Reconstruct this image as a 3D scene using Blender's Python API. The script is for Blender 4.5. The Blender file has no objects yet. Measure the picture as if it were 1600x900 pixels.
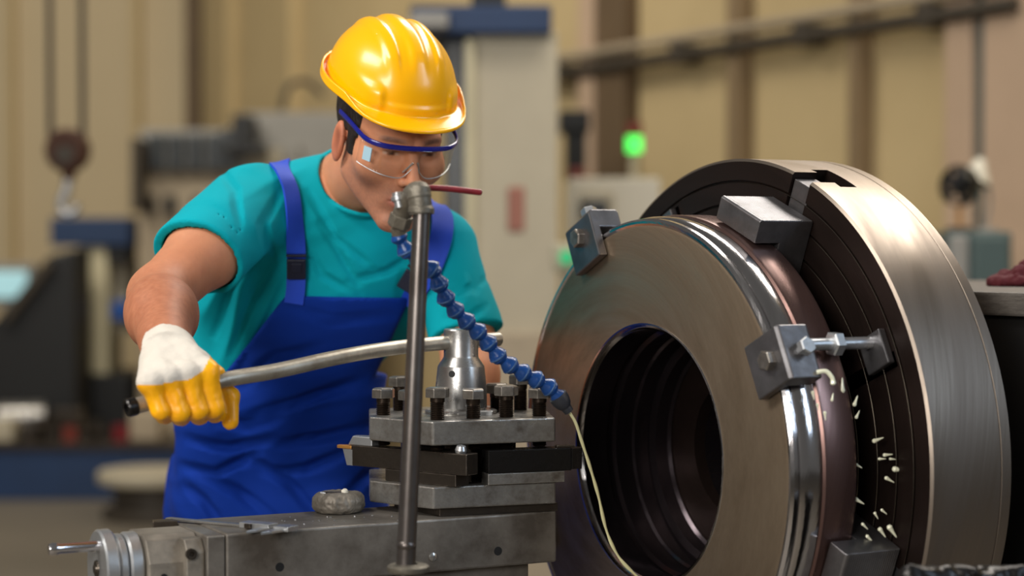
import bpy, bmesh, math, random
import numpy as np
from mathutils import Vector, Matrix
random.seed(7)
S = bpy.context.scene
COL = S.collection

# ------------------------------------------------------------------ camera
F = 3000.0                       # focal length in pixels of a 1600 px wide frame
PIT = math.atan(65 / F)          # the camera looks down a little
CZ = 1.42
cd = bpy.data.cameras.new('camera'); cam = bpy.data.objects.new('camera', cd); COL.objects.link(cam)
cd.sensor_width = 36; cd.lens = 36 * F / 1600; cd.clip_end = 80
cam.location = (0, 0, CZ); cam.rotation_euler = (math.pi / 2 - PIT, 0, 0)
cd.dof.use_dof = True; cd.dof.focus_distance = 2.73; cd.dof.aperture_fstop = 2.1
S.camera = cam

# ------------------------------------------------------------------ world and lights
S.view_settings.view_transform = 'Standard'; S.view_settings.look = 'None'
S.view_settings.exposure = 0.0; S.view_settings.gamma = 1; S.view_settings.use_curve_mapping = False
w = bpy.data.worlds.new('hall_air'); S.world = w; w.use_nodes = True
w.node_tree.nodes['Background'].inputs[0].default_value = (0.86, 0.84, 0.80, 1)
w.node_tree.nodes['Background'].inputs[1].default_value = 0.14

def area(name, loc, target, sx, sy, power, col=(1, 1, 1)):
    l = bpy.data.lights.new(name, 'AREA'); l.shape = 'RECTANGLE'; l.size = sx; l.size_y = sy
    l.energy = power; l.color = col
    o = bpy.data.objects.new(name, l); COL.objects.link(o); o.location = loc
    o.rotation_euler = (Vector(target) - Vector(loc)).to_track_quat('-Z', 'Y').to_euler()
    return o
area('skylight_key', (-2.6, 1.3, 4.3), (-0.1, 2.9, 1.3), 2.6, 1.0, 160, (1.0, 0.96, 0.90))
area('skylight_rear', (1.6, 5.0, 4.6), (0.5, 3.0, 1.2), 3.4, 1.0, 155, (1.0, 0.94, 0.86))
area('fill_light_front', (-1.6, -1.3, 2.3), (-0.1, 2.8, 1.35), 1.8, 1.0, 112, (1.0, 0.96, 0.91))  # added fill near the camera, low enough to light the face under the brim
area('window_right', (3.1, 0.9, 2.7), (0.4, 2.7, 1.2), 0.7, 1.7, 34, (0.62, 0.79, 1.0))
area('hall_light_left', (-3.4, 8.2, 5.6), (-3.0, 14.5, 1.4), 4.0, 1.4, 255, (1.0, 0.93, 0.80))
area('hall_light_right', (1.8, 5.8, 5.4), (2.0, 10.5, 1.8), 3.6, 1.2, 68, (1.0, 0.93, 0.80))

# ------------------------------------------------------------------ helpers
def P(px, py, Y):
    """point of the place seen at pixel (px, py) of the 1600x900 photo, at world depth Y"""
    X = (px - 800) / F; Z = (450 - py) / F
    d = Vector((X, math.cos(PIT) + Z * math.sin(PIT), -math.sin(PIT) + Z * math.cos(PIT)))
    d *= Y / d.y
    return Vector((d.x, d.y, d.z + CZ))
def PZ(px, py, z):
    a = P(px, py, 1.0); return P(px, py, (z - CZ) / (a.z - CZ))
def srgb(r, g, b):
    return tuple(((c / 255) / 12.92 if c / 255 <= .04045 else ((c / 255 + .055) / 1.055) ** 2.4) for c in (r, g, b)) + (1,)

def link(o, parent=None):
    COL.objects.link(o)
    if parent: o.parent = parent
    return o
def thing(name, label, cat, loc=(0, 0, 0), mat=None, group=None):
    o = bpy.data.objects.new(name, None); o.empty_display_size = .05; COL.objects.link(o)
    if mat is not None: o.matrix_world = mat
    else: o.location = loc
    tag(o, label, cat, group); return o
def tag(o, label, cat, group=None):
    o['label'] = label; o['category'] = cat
    if group: o['group'] = group
    return o
def struct(o): o['kind'] = 'structure'; return o
def mob(name, bm, mat, parent=None, smooth=False, bevel=0, keep=False, subs=0):
    """bmesh -> object. Coordinates are world unless keep (then local to parent)."""
    me = bpy.data.meshes.new(name); bmesh.ops.recalc_face_normals(bm, faces=bm.faces[:]); bm.to_mesh(me); bm.free()
    if mat: me.materials.append(mat)
    o = bpy.data.objects.new(name, me); COL.objects.link(o)
    if parent:
        o.parent = parent
        if not keep: me.transform(world_of(parent).inverted())
    else:
        if not keep and len(me.vertices):
            cs = [v.co for v in me.vertices]
            c = Vector((sum(v.x for v in cs) / len(cs), sum(v.y for v in cs) / len(cs), min(v.z for v in cs)))
            me.transform(Matrix.Translation(-c)); o.location = c
    if smooth:
        me.polygons.foreach_set('use_smooth', [True] * len(me.polygons))
        try: me.set_sharp_from_angle(angle=math.radians(28))
        except Exception: pass
    if bevel:
        b = o.modifiers.new('bevel', 'BEVEL'); b.width = bevel; b.segments = 2; b.limit_method = 'ANGLE'; b.angle_limit = math.radians(35)
        b.harden_normals = False
    if subs:
        s = o.modifiers.new('sub', 'SUBSURF'); s.levels = subs; s.render_levels = subs
    return o
def world_of(o):
    m = o.matrix_basis.copy()
    while o.parent: o = o.parent; m = o.matrix_basis @ m
    return m

def box(bm, c, s, R=None):
    vs = []
    for x in (-.5, .5):
        for y in (-.5, .5):
            for z in (-.5, .5):
                v = Vector((x * s[0], y * s[1], z * s[2]))
                if R is not None: v = R @ v
                vs.append(bm.verts.new(v + Vector(c)))
    for f in ((0, 1, 3, 2), (4, 6, 7, 5), (0, 4, 5, 1), (2, 3, 7, 6), (0, 2, 6, 4), (1, 5, 7, 3)):
        bm.faces.new([vs[i] for i in f])
    return bm
def B(c, s, R=None): return box(bmesh.new(), c, s, R)
def b2(bm, x0, x1, y0, y1, z0, z1): return box(bm, ((x0 + x1) / 2, (y0 + y1) / 2, (z0 + z1) / 2), (x1 - x0, y1 - y0, z1 - z0))
def prism(poly, z0, z1, bm=None):
    bm = bm or bmesh.new()
    a = [bm.verts.new((p[0], p[1], z0)) for p in poly]; b = [bm.verts.new((p[0], p[1], z1)) for p in poly]
    bm.faces.new(a[::-1]); bm.faces.new(b)
    n = len(poly)
    for i in range(n): bm.faces.new((a[i], a[(i + 1) % n], b[(i + 1) % n], b[i]))
    return bm
def frame(z, x=None):
    """rotation whose local Z is z"""
    z = Vector(z).normalized()
    x = Vector(x) if x is not None else (Vector((1, 0, 0)) if abs(z.x) < .9 else Vector((0, 1, 0)))
    x = (x - z * x.dot(z)).normalized(); y = z.cross(x)
    return Matrix((x, y, z)).transposed()
def rev(prof, o, ax, n=32, bm=None, x=None, closed=False):
    """revolve profile [(r, t)] about axis ax through o"""
    bm = bm or bmesh.new(); R = frame(ax, x); o = Vector(o); rings = []
    for r, t in prof:
        if r < 1e-6: rings.append([bm.verts.new(o + R @ Vector((0, 0, t)))]); continue
        rings.append([bm.verts.new(o + R @ Vector((r * math.cos(2 * math.pi * i / n), r * math.sin(2 * math.pi * i / n), t))) for i in range(n)])
    prs = list(zip(rings, rings[1:]))
    if closed: prs.append((rings[-1], rings[0]))
    for A_, B_ in prs:
        for i in range(n):
            j = (i + 1) % n
            if len(A_) == 1 and len(B_) == 1: continue
            if len(A_) == 1: bm.faces.new((A_[0], B_[i], B_[j]))
            elif len(B_) == 1: bm.faces.new((A_[i], A_[j], B_[0]))
            else: bm.faces.new((A_[i], A_[j], B_[j], B_[i]))
    return bm
def cyl(a, b, r, r2=None, n=24, bm=None, x=None):
    a = Vector(a); b = Vector(b); L = (b - a).length; r2 = r if r2 is None else r2
    return rev([(0, 0), (r, 0), (r2, L), (0, L)], a, b - a, n, bm, x)
def spline(pts, m=8):
    pts = [Vector(p) for p in pts]; out = []
    for i in range(len(pts) - 1):
        p0 = pts[max(i - 1, 0)]; p1 = pts[i]; p2 = pts[i + 1]; p3 = pts[min(i + 2, len(pts) - 1)]
        for k in range(m):
            t = k / m
            out.append(.5 * ((2 * p1) + (p2 - p0) * t + (2 * p0 - 5 * p1 + 4 * p2 - p3) * t * t + (3 * p1 - p0 - 3 * p2 + p3) * t ** 3))
    out.append(pts[-1]); return out
def tube(pts, rad, n=16, bm=None, cap=True):
    bm = bm or bmesh.new(); N = len(pts); rings = []; x = None
    for i, p in enumerate(pts):
        t = (Vector(pts[min(i + 1, N - 1)]) - Vector(pts[max(i - 1, 0)])).normalized()
        R = frame(t, x); x = R.col[0]
        r = rad[i] if isinstance(rad, (list, tuple)) else rad
        rings.append([bm.verts.new(Vector(p) + R @ Vector((r * math.cos(2 * math.pi * k / n), r * math.sin(2 * math.pi * k / n), 0))) for k in range(n)])
    for A_, B_ in zip(rings, rings[1:]):
        for k in range(n): bm.faces.new((A_[k], A_[(k + 1) % n], B_[(k + 1) % n], B_[k]))
    if cap: bm.faces.new(rings[0][::-1]); bm.faces.new(rings[-1])
    return bm
def hexhead(bm, o, ax, R_, h, x=None):
    """hexagon head with a chamfered top"""
    Rm = frame(ax, x); o = Vector(o)
    ring = lambda r, t: [bm.verts.new(o + Rm @ Vector((r * math.cos(math.pi / 3 * i), r * math.sin(math.pi / 3 * i), t))) for i in range(6)]
    a = ring(R_, 0); b = ring(R_, h * .86); c = ring(R_ * .86, h)
    bm.faces.new(a[::-1]); bm.faces.new(c)
    for A_, B_ in ((a, b), (b, c)):
        for i in range(6): bm.faces.new((A_[i], A_[(i + 1) % 6], B_[(i + 1) % 6], B_[i]))
    return bm

# ------------------------------------------------------------------ materials
def nd(nt, t, **kw):
    n = nt.nodes.new(t)
    for k, v in kw.items(): setattr(n, k, v)
    return n
def mat(name, col, rough=.5, metal=0, bump=0, bscale=80, var=.0, vscale=6, col2=None, spec=.5, coat=0, rvar=0, aniso=0,
        streak=None, emit=None, sss=0, bdist=.002, detail=6, attr=None, sheen=0, edge=None):
    m = bpy.data.materials.new(name); m.use_nodes = True; nt = m.node_tree; L = nt.links
    p = nt.nodes['Principled BSDF']
    p.inputs['Base Color'].default_value = col; p.inputs['Roughness'].default_value = rough; p.inputs['Metallic'].default_value = metal
    p.inputs['Specular IOR Level'].default_value = spec; p.inputs['Coat Weight'].default_value = coat; p.inputs['Coat Roughness'].default_value = .08
    if sheen: p.inputs['Sheen Weight'].default_value = sheen
    if aniso: p.inputs['Anisotropic'].default_value = aniso
    if sss:
        p.inputs['Subsurface Weight'].default_value = sss; p.inputs['Subsurface Radius'].default_value = (1, .35, .2); p.inputs['Subsurface Scale'].default_value = .006
    tc = nd(nt, 'ShaderNodeTexCoord'); vec = tc.outputs['Object']
    if streak == 'polar':      # noise drawn out round the local z axis, as turned metal is
        sx = nd(nt, 'ShaderNodeSeparateXYZ'); L.new(vec, sx.inputs[0])
        cx = nd(nt, 'ShaderNodeCombineXYZ'); L.new(sx.outputs[0], cx.inputs[0]); L.new(sx.outputs[1], cx.inputs[1])
        ln = nd(nt, 'ShaderNodeVectorMath', operation='LENGTH'); L.new(cx.outputs[0], ln.inputs[0])
        at = nd(nt, 'ShaderNodeVectorMath', operation='NORMALIZE'); L.new(cx.outputs[0], at.inputs[0])
        sc = nd(nt, 'ShaderNodeVectorMath', operation='SCALE'); L.new(at.outputs[0], sc.inputs[0]); sc.inputs['Scale'].default_value = .09
        c2 = nd(nt, 'ShaderNodeCombineXYZ'); L.new(ln.outputs['Value'], c2.inputs[0]); L.new(sx.outputs[2], c2.inputs[1])
        ad = nd(nt, 'ShaderNodeVectorMath', operation='ADD')
        mp = nd(nt, 'ShaderNodeMapping'); mp.inputs['Scale'].default_value = (1, 1, 1); L.new(c2.outputs[0], mp.inputs[0])
        L.new(mp.outputs[0], ad.inputs[0]); L.new(sc.outputs[0], ad.inputs[1]); pol = ad.outputs[0]
    elif streak:
        mp = nd(nt, 'ShaderNodeMapping'); mp.inputs['Scale'].default_value = streak; L.new(vec, mp.inputs[0]); pol = mp.outputs[0]
    else: pol = vec
    csock = None
    if attr:
        a = nd(nt, 'ShaderNodeAttribute', attribute_name=attr); csock = a.outputs['Color']
    if var:
        n1 = nd(nt, 'ShaderNodeTexNoise'); n1.inputs['Scale'].default_value = vscale; n1.inputs['Detail'].default_value = detail; n1.inputs['Roughness'].default_value = .62
        L.new(pol, n1.inputs['Vector'])
        rp = nd(nt, 'ShaderNodeMapRange'); rp.inputs[1].default_value = .32; rp.inputs[2].default_value = .68; L.new(n1.outputs[0], rp.inputs[0])
        mx = nd(nt, 'ShaderNodeMix', data_type='RGBA', blend_type='MIX')
        mlt = nd(nt, 'ShaderNodeMath', operation='MULTIPLY'); mlt.inputs[1].default_value = var; L.new(rp.outputs[0], mlt.inputs[0]); L.new(mlt.outputs[0], mx.inputs[0])
        if csock: L.new(csock, mx.inputs[6])
        else: mx.inputs[6].default_value = col
        mx.inputs[7].default_value = col2 or tuple(c * .35 for c in col[:3]) + (1,)
        csock = mx.outputs[2]
        if rvar:
            r2 = nd(nt, 'ShaderNodeMapRange'); r2.inputs[1].default_value = .3; r2.inputs[2].default_value = .7
            r2.inputs[3].default_value = max(rough - rvar, .02); r2.inputs[4].default_value = min(rough + rvar, 1); L.new(n1.outputs[0], r2.inputs[0]); L.new(r2.outputs[0], p.inputs['Roughness'])
    if edge:      # edges rubbed bright by handling: where a slightly bevelled normal leaves the true one
        bv = nd(nt, 'ShaderNodeBevel'); bv.samples = 4; bv.inputs[0].default_value = .0022
        ge = nd(nt, 'ShaderNodeNewGeometry'); dt = nd(nt, 'ShaderNodeVectorMath', operation='DOT_PRODUCT'); L.new(bv.outputs[0], dt.inputs[0]); L.new(ge.outputs['Normal'], dt.inputs[1])
        er = nd(nt, 'ShaderNodeMapRange'); er.inputs[1].default_value = .985; er.inputs[2].default_value = .80; L.new(dt.outputs['Value'], er.inputs[0])
        nz = nd(nt, 'ShaderNodeTexNoise'); nz.inputs['Scale'].default_value = 70; L.new(vec, nz.inputs['Vector'])
        mr = nd(nt, 'ShaderNodeMapRange'); mr.inputs[1].default_value = .38; mr.inputs[2].default_value = .6; L.new(nz.outputs[0], mr.inputs[0])
        ml = nd(nt, 'ShaderNodeMath', operation='MULTIPLY'); L.new(er.outputs[0], ml.inputs[0]); L.new(mr.outputs[0], ml.inputs[1])
        mm = nd(nt, 'ShaderNodeMix', data_type='RGBA'); L.new(ml.outputs[0], mm.inputs[0])
        if csock: L.new(csock, mm.inputs[6])
        else: mm.inputs[6].default_value = col
        mm.inputs[7].default_value = edge; csock = mm.outputs[2]
    if csock: L.new(csock, p.inputs['Base Color'])
    if bump:
        n2 = nd(nt, 'ShaderNodeTexNoise'); n2.inputs['Scale'].default_value = bscale; n2.inputs['Detail'].default_value = 5; L.new(pol, n2.inputs['Vector'])
        bp = nd(nt, 'ShaderNodeBump'); bp.inputs['Strength'].default_value = bump; bp.inputs['Distance'].default_value = bdist; L.new(n2.outputs[0], bp.inputs['Height']); L.new(bp.outputs[0], p.inputs['Normal'])
    if emit:
        p.inputs['Emission Color'].default_value = emit[0]; p.inputs['Emission Strength'].default_value = emit[1]
    return m

M = {}
M['floor'] = mat('concrete_floor', srgb(112, 104, 92), .55, bump=.15, bscale=9, var=.5, vscale=1.1, col2=srgb(84, 78, 68))
M['wall'] = mat('cream_wall_panel', srgb(200, 178, 134), .8, var=.4, vscale=1.2, col2=srgb(172, 150, 108))
M['wall_pink'] = mat('pinkish_wall_pier', srgb(196, 168, 142), .8, var=.3, vscale=1)
M['wall_pale'] = mat('pale_wall_panel', srgb(204, 186, 152), .8, var=.3, vscale=.8, col2=srgb(184, 166, 132))
M['column'] = mat('brown_steel_column', srgb(104, 84, 60), .7, var=.3, vscale=2)
M['column2'] = mat('tan_steel_column', srgb(140, 118, 88), .7, var=.3, vscale=2)
M['conduit'] = mat('dark_conduit', srgb(62, 54, 44), .6)
M['steel'] = mat('worn_machine_steel', srgb(186, 184, 180), .36, .82, bump=.16, bscale=260, var=.9, vscale=34, col2=srgb(84, 74, 64), rvar=.16, detail=14, edge=srgb(226, 222, 214))
M['steel_mid'] = mat('ground_steel', srgb(176, 175, 173), .3, .85, bump=.08, bscale=120, var=.5, vscale=30, col2=srgb(110, 104, 98), rvar=.1)
M['steel_dark'] = mat('oily_dark_steel', srgb(88, 80, 72), .34, .85, edge=srgb(140, 130, 118), bump=.3, bscale=110, var=.6, vscale=26, col2=srgb(42, 36, 31), rvar=.12)
M['black_steel'] = mat('blackened_steel', srgb(44, 42, 41), .3, .7, bump=.25, bscale=100, var=.5, vscale=30, rvar=.1)
M['thread'] = mat('oily_bolt_thread', srgb(64, 54, 46), .32, .85)
M['head'] = mat('bolt_head_steel', srgb(150, 144, 136), .34, .8, edge=srgb(214, 208, 198), bump=.12, bscale=160, var=.6, vscale=60, col2=srgb(62, 55, 50))
M['chrome'] = mat('bright_steel', srgb(220, 218, 222), .13, 1.0)
M['satin'] = mat('satin_steel', srgb(206, 208, 210), .34, .85, bump=.15, bscale=60, var=.35, vscale=40, rvar=.08)
M['cast'] = mat('cast_grey_iron', srgb(146, 138, 126), .55, .45, bump=.3, bscale=110, var=.7, vscale=16, col2=srgb(66, 60, 54))
M['slide'] = mat('scraped_grey_iron', srgb(132, 126, 118), .48, .5, bump=.12, bscale=240, var=.85, vscale=13, col2=srgb(70, 62, 54), rvar=.1, detail=14, edge=srgb(190, 184, 174))
M['slide_top'] = M['slide']
M['face'] = mat('turned_steel_face', srgb(168, 150, 128), .46, .9, var=.7, vscale=26, col2=srgb(104, 88, 70), streak='polar', rvar=.08, bump=.1, bscale=200)
M['rim'] = mat('polished_rim', srgb(204, 200, 200), .13, 1.0, streak='polar', var=.25, vscale=60, bump=.08, bscale=300)
M['flange'] = mat('oxide_brown_flange', srgb(118, 92, 86), .3, .85, var=.5, vscale=40, col2=srgb(70, 50, 46), streak='polar', rvar=.1)
M['bore'] = mat('dark_bore_steel', srgb(74, 66, 70), .18, .9, streak='polar', var=.5, vscale=60, rvar=.08)
M['chuckface'] = mat('dark_chuck_face', srgb(44, 33, 29), .42, .7, streak='polar', var=.4, vscale=40, bump=.1, bscale=260)
M['chuckrim'] = mat('chuck_rim_steel', srgb(144, 132, 120), .38, .95, var=.55, vscale=16, col2=srgb(104, 94, 86), rvar=.1, streak='polar', bump=.1, bscale=120)
M['line'] = mat('groove_edge_steel', srgb(122, 112, 100), .25, 1.0)
M['jaw'] = mat('jaw_steel', srgb(140, 138, 140), .36, .9, var=.5, vscale=20, col2=srgb(66, 62, 62), bump=.2, bscale=80)
M['pipe'] = mat('grey_galvanised_pipe', srgb(112, 106, 102), .33, .85, var=.5, vscale=18, col2=srgb(60, 50, 46))
M['fitting'] = mat('cast_pipe_fitting', srgb(122, 116, 104), .5, .6, bump=.4, bscale=200, var=.5, vscale=30, col2=srgb(78, 72, 62))
M['hose'] = mat('blue_hose_plastic', srgb(16, 70, 140), .3, 0, var=.6, vscale=70, col2=srgb(10, 44, 92), bump=.2, bscale=300)
M['hose_edge'] = mat('worn_blue_edge', srgb(52, 86, 130), .45, 0)
M['nozzle'] = mat('dark_nozzle_plastic', srgb(48, 50, 56), .4)
M['red'] = mat('red_handle_paint', srgb(134, 34, 42), .35, .1, var=.5, vscale=60, col2=srgb(52, 22, 26))
M['lever'] = mat('worn_lever_steel', srgb(186, 180, 166), .42, .7, bump=.25, bscale=120, var=.55, vscale=34, col2=srgb(112, 98, 84))
M['fluid'] = mat('milky_coolant', srgb(214, 208, 160), .12, 0, spec=.8)
M['droplet'] = mat('bright_coolant_drop', srgb(236, 234, 206), .15, 0, spec=.8)
M['carbide'] = mat('brass_coloured_insert', srgb(196, 140, 72), .35, .6, bump=.4, bscale=300)
M['helmet'] = mat('yellow_helmet_plastic', srgb(255, 182, 0), .27, 0, coat=.15, sss=0)
M['frame_blue'] = mat('blue_spectacle_frame', srgb(22, 28, 128), .22, 0, coat=.4)
M['skin'] = mat('skin', srgb(202, 142, 108), .55, 0, sss=.12, var=.22, vscale=45, col2=srgb(160, 96, 70), bump=.12, bscale=320, attr='Col', spec=.4)
M['hair'] = mat('dark_brown_hair', srgb(34, 25, 20), .5, 0, bump=.8, bscale=260, streak=(1, 1, .2))
M['eye'] = mat('eye_white', srgb(205, 198, 190), .15)
M['iris'] = mat('dark_iris', srgb(40, 26, 18), .1)
M['shirt'] = mat('teal_cotton', srgb(0, 158, 172), .85, 0, spec=.15, bump=.25, bscale=420, var=.12, vscale=9, bdist=.001)
M['overall'] = mat('royal_blue_workwear', srgb(6, 50, 146), .85, 0, spec=.2, bump=.35, bscale=380, var=.3, vscale=9, col2=srgb(4, 36, 112), bdist=.001)
M['strap'] = mat('blue_strap_webbing', srgb(18, 66, 190), .7, bump=.3, bscale=500)
M['buckle'] = mat('navy_plastic_buckle', srgb(20, 24, 44), .35)
M['glove'] = mat('yellow_dipped_rubber', srgb(255, 182, 8), .38, 0, bump=.12, bscale=60, var=.25, vscale=25, col2=srgb(236, 140, 0), bdist=.004)
M['glove_white'] = mat('white_cotton_cuff', srgb(212, 204, 192), .85, 0, bump=.4, bscale=500, var=.2, vscale=14, col2=srgb(188, 180, 168))
M['rag'] = mat('dark_red_rag', srgb(78, 9, 20), .85, bump=.5, bscale=120)
M['white_rag'] = mat('white_rag', srgb(200, 190, 180), .85)
M['rough_slab'] = mat('worn_slab_iron', srgb(104, 98, 92), .6, .3, bump=.8, bscale=60, var=.6, vscale=30, streak=(1, 1, 3))
M['black'] = mat('black_paint', srgb(16, 16, 17), .5)
M['blue_paint'] = mat('navy_machine_paint', srgb(22, 50, 88), .55, var=.3, vscale=4)
M['blue_bright'] = mat('blue_machine_paint', srgb(28, 82, 160), .55)
M['beige_paint'] = mat('beige_machine_paint', srgb(178, 168, 146), .6, var=.35, vscale=3, col2=srgb(150, 140, 120))
M['cream_paint'] = mat('cream_machine_paint', srgb(200, 190, 158), .6, var=.25, vscale=4)
M['grey_paint'] = mat('grey_machine_paint', srgb(146, 143, 137), .6, var=.3, vscale=3)
M['taupe_paint'] = mat('taupe_machine_paint', srgb(172, 156, 132), .6, var=.3, vscale=3)
M['dark_glass'] = mat('dark_machine_window', srgb(44, 48, 50), .25)
M['white_paint'] = mat('white_machine_paint', srgb(206, 200, 184), .6)
M['green_cab'] = mat('grey_green_cabinet', srgb(72, 88, 86), .5, var=.2, vscale=3)
M['rust'] = mat('rusty_brown_block', srgb(74, 42, 26), .7, var=.4, vscale=14)
M['screen'] = mat('lit_screen', srgb(150, 190, 196), .4, emit=(srgb(170, 215, 222), .5))
M['green_lamp'] = mat('lit_green_lamp', srgb(40, 200, 60), .4, emit=((.08, .9, .12, 1), 1.6))
M['green_dim'] = mat('green_button', srgb(30, 150, 90), .4, emit=((.03, .5, .2, 1), .5))
M['red_lamp'] = mat('unlit_red_lamp', srgb(120, 50, 40), .4)
M['poster'] = mat('faded_red_notice', srgb(150, 100, 86), .8)
def glassy(name, tint, fac=.12):
    m = bpy.data.materials.new(name); m.use_nodes = True; nt = m.node_tree; nt.nodes.clear(); L = nt.links
    o = nd(nt, 'ShaderNodeOutputMaterial'); mx = nd(nt, 'ShaderNodeMixShader'); t = nd(nt, 'ShaderNodeBsdfTransparent'); g = nd(nt, 'ShaderNodeBsdfGlossy')
    g.inputs['Roughness'].default_value = .04; t.inputs[0].default_value = tint
    fr = nd(nt, 'ShaderNodeLayerWeight'); fr.inputs[0].default_value = .12
    ad = nd(nt, 'ShaderNodeMath', operation='ADD'); ad.inputs[1].default_value = fac * .1; pw = nd(nt, 'ShaderNodeMath', operation='MULTIPLY'); pw.inputs[1].default_value = .45; L.new(fr.outputs[1], pw.inputs[0]); L.new(pw.outputs[0], ad.inputs[0])
    L.new(ad.outputs[0], mx.inputs[0]); L.new(t.outputs[0], mx.inputs[1]); L.new(g.outputs[0], mx.inputs[2]); L.new(mx.outputs[0], o.inputs[0])
    return m
M['lens'] = glassy('clear_safety_lens', (.97, .97, .96, 1))
M['lens_mark'] = mat('pale_blue_lens_patch', srgb(170, 205, 222), .2)

# ------------------------------------------------------------------ signed distance modelling
def V(*a): return np.array(a[0] if len(a) == 1 else a, dtype=float)
def smin(a, b, k):
    h = np.clip(.5 + .5 * (b - a) / k, 0, 1); return b * (1 - h) + a * h - k * h * (1 - h)
def smax(a, b, k): return -smin(-a, -b, k)
def rc(p, a, b, ra, rb):
    a = V(a); b = V(b); ab = b - a; t = np.clip((p - a) @ ab / (ab @ ab), 0, 1)
    return np.linalg.norm(p - a - t[:, None] * ab, axis=1) - (ra + (rb - ra) * t)
def el(p, c, r, R=None):
    q = p - V(c)
    if R is not None: q = q @ R          # columns of R are the local axes
    r = V(r); k0 = np.linalg.norm(q / r, axis=1); k1 = np.linalg.norm(q / (r * r), axis=1) + 1e-9
    return k0 * (k0 - 1) / k1
_rs = np.random.RandomState(3); _lat = _rs.rand(32, 32, 32) * 2 - 1
def noise(p):
    i = np.floor(p).astype(int); f = p - i; f = f * f * (3 - 2 * f); r = 0
    for dx in (0, 1):
        for dy in (0, 1):
            for dz in (0, 1):
                wgt = np.where(dx, f[:, 0], 1 - f[:, 0]) * np.where(dy, f[:, 1], 1 - f[:, 1]) * np.where(dz, f[:, 2], 1 - f[:, 2])
                r = r + wgt * _lat[(i[:, 0] + dx) % 32, (i[:, 1] + dy) % 32, (i[:, 2] + dz) % 32]
    return r
def sdf_arrays(f, lo, hi, h):
    lo = V(lo); hi = V(hi); Bk = 6
    nb = np.ceil((hi - lo) / (h * Bk)).astype(int) + 1; n = nb * Bk
    g = np.stack(np.meshgrid(*[np.arange(k) for k in nb], indexing='ij'), -1).reshape(-1, 3)
    cen = lo + (g + .5) * Bk * h
    dc = f(cen); act = np.abs(dc) < Bk * h * 1.5
    Vv = np.repeat(np.repeat(np.repeat(dc.reshape(nb), Bk, 0), Bk, 1), Bk, 2).astype(np.float32)
    off = np.stack(np.meshgrid(*[np.arange(Bk)] * 3, indexing='ij'), -1).reshape(-1, 3)
    ga = g[act]
    for s in range(0, len(ga), 1500):
        idx = (ga[s:s + 1500, None, :] * Bk + off[None]).reshape(-1, 3)
        Vv[idx[:, 0], idx[:, 1], idx[:, 2]] = f(lo + idx * h)
    ins = Vv < 0
    c = ins[:-1, :-1, :-1].astype(np.uint8)
    tot = sum(ins[dx:n[0] - 1 + dx, dy:n[1] - 1 + dy, dz:n[2] - 1 + dz].astype(np.uint8) for dx in (0, 1) for dy in (0, 1) for dz in (0, 1))
    cells = np.argwhere((tot > 0) & (tot < 8)); cid = -np.ones(tuple(n - 1), dtype=np.int32); cid[tuple(cells.T)] = np.arange(len(cells))
    acc = np.zeros((len(cells), 3)); cnt = np.zeros(len(cells))
    cor = [(x, y, z) for x in (0, 1) for y in (0, 1) for z in (0, 1)]
    for a in cor:
        for ax in range(3):
            if a[ax]: continue
            b = list(a); b[ax] = 1
            ca = cells + a; cb = cells + b
            va = Vv[tuple(ca.T)]; vb = Vv[tuple(cb.T)]; m = (va < 0) != (vb < 0)
            t = np.where(m, va / np.where(m, va - vb, 1), 0)
            acc += np.where(m[:, None], np.array(a) + t[:, None] * (np.array(b) - np.array(a)), 0); cnt += m
    v = lo + (cells + acc / cnt[:, None]) * h
    quads = []
    for ax in range(3):
        o1, o2 = [(1, 2), (2, 0), (0, 1)][ax]
        sl0 = [slice(1, n[k] - 1) for k in range(3)]; sl1 = list(sl0)
        sl0[ax] = slice(0, n[ax] - 1); sl1[ax] = slice(1, n[ax])
        A_ = ins[tuple(sl0)]; B_ = ins[tuple(sl1)]
        e = np.argwhere(A_ != B_); flip = A_[tuple(e.T)]
        base = e.copy(); base[:, o1] += 1; base[:, o2] += 1
        d1 = np.zeros(3, int); d1[o1] = 1; d2 = np.zeros(3, int); d2[o2] = 1
        q = [cid[tuple((base - x).T)] for x in (0 * d1, d1, d1 + d2, d2)]
        q = np.stack(q, 1); q[~flip] = q[~flip][:, ::-1]; quads.append(q)
    q = np.concatenate(quads); q = q[(q >= 0).all(1)]
    e = h * .25
    for _ in range(3):
        d = f(v); gr = np.stack([(f(v + V(*(e * (np.arange(3) == k)))) - f(v - V(*(e * (np.arange(3) == k))))) / (2 * e) for k in range(3)], 1)
        s = d[:, None] * gr / ((gr ** 2).sum(1)[:, None] + .2); ln = np.linalg.norm(s, axis=1)[:, None]
        v = v - .8 * s * np.minimum(1, .5 * h / (ln + 1e-9))
    return v, q
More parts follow.
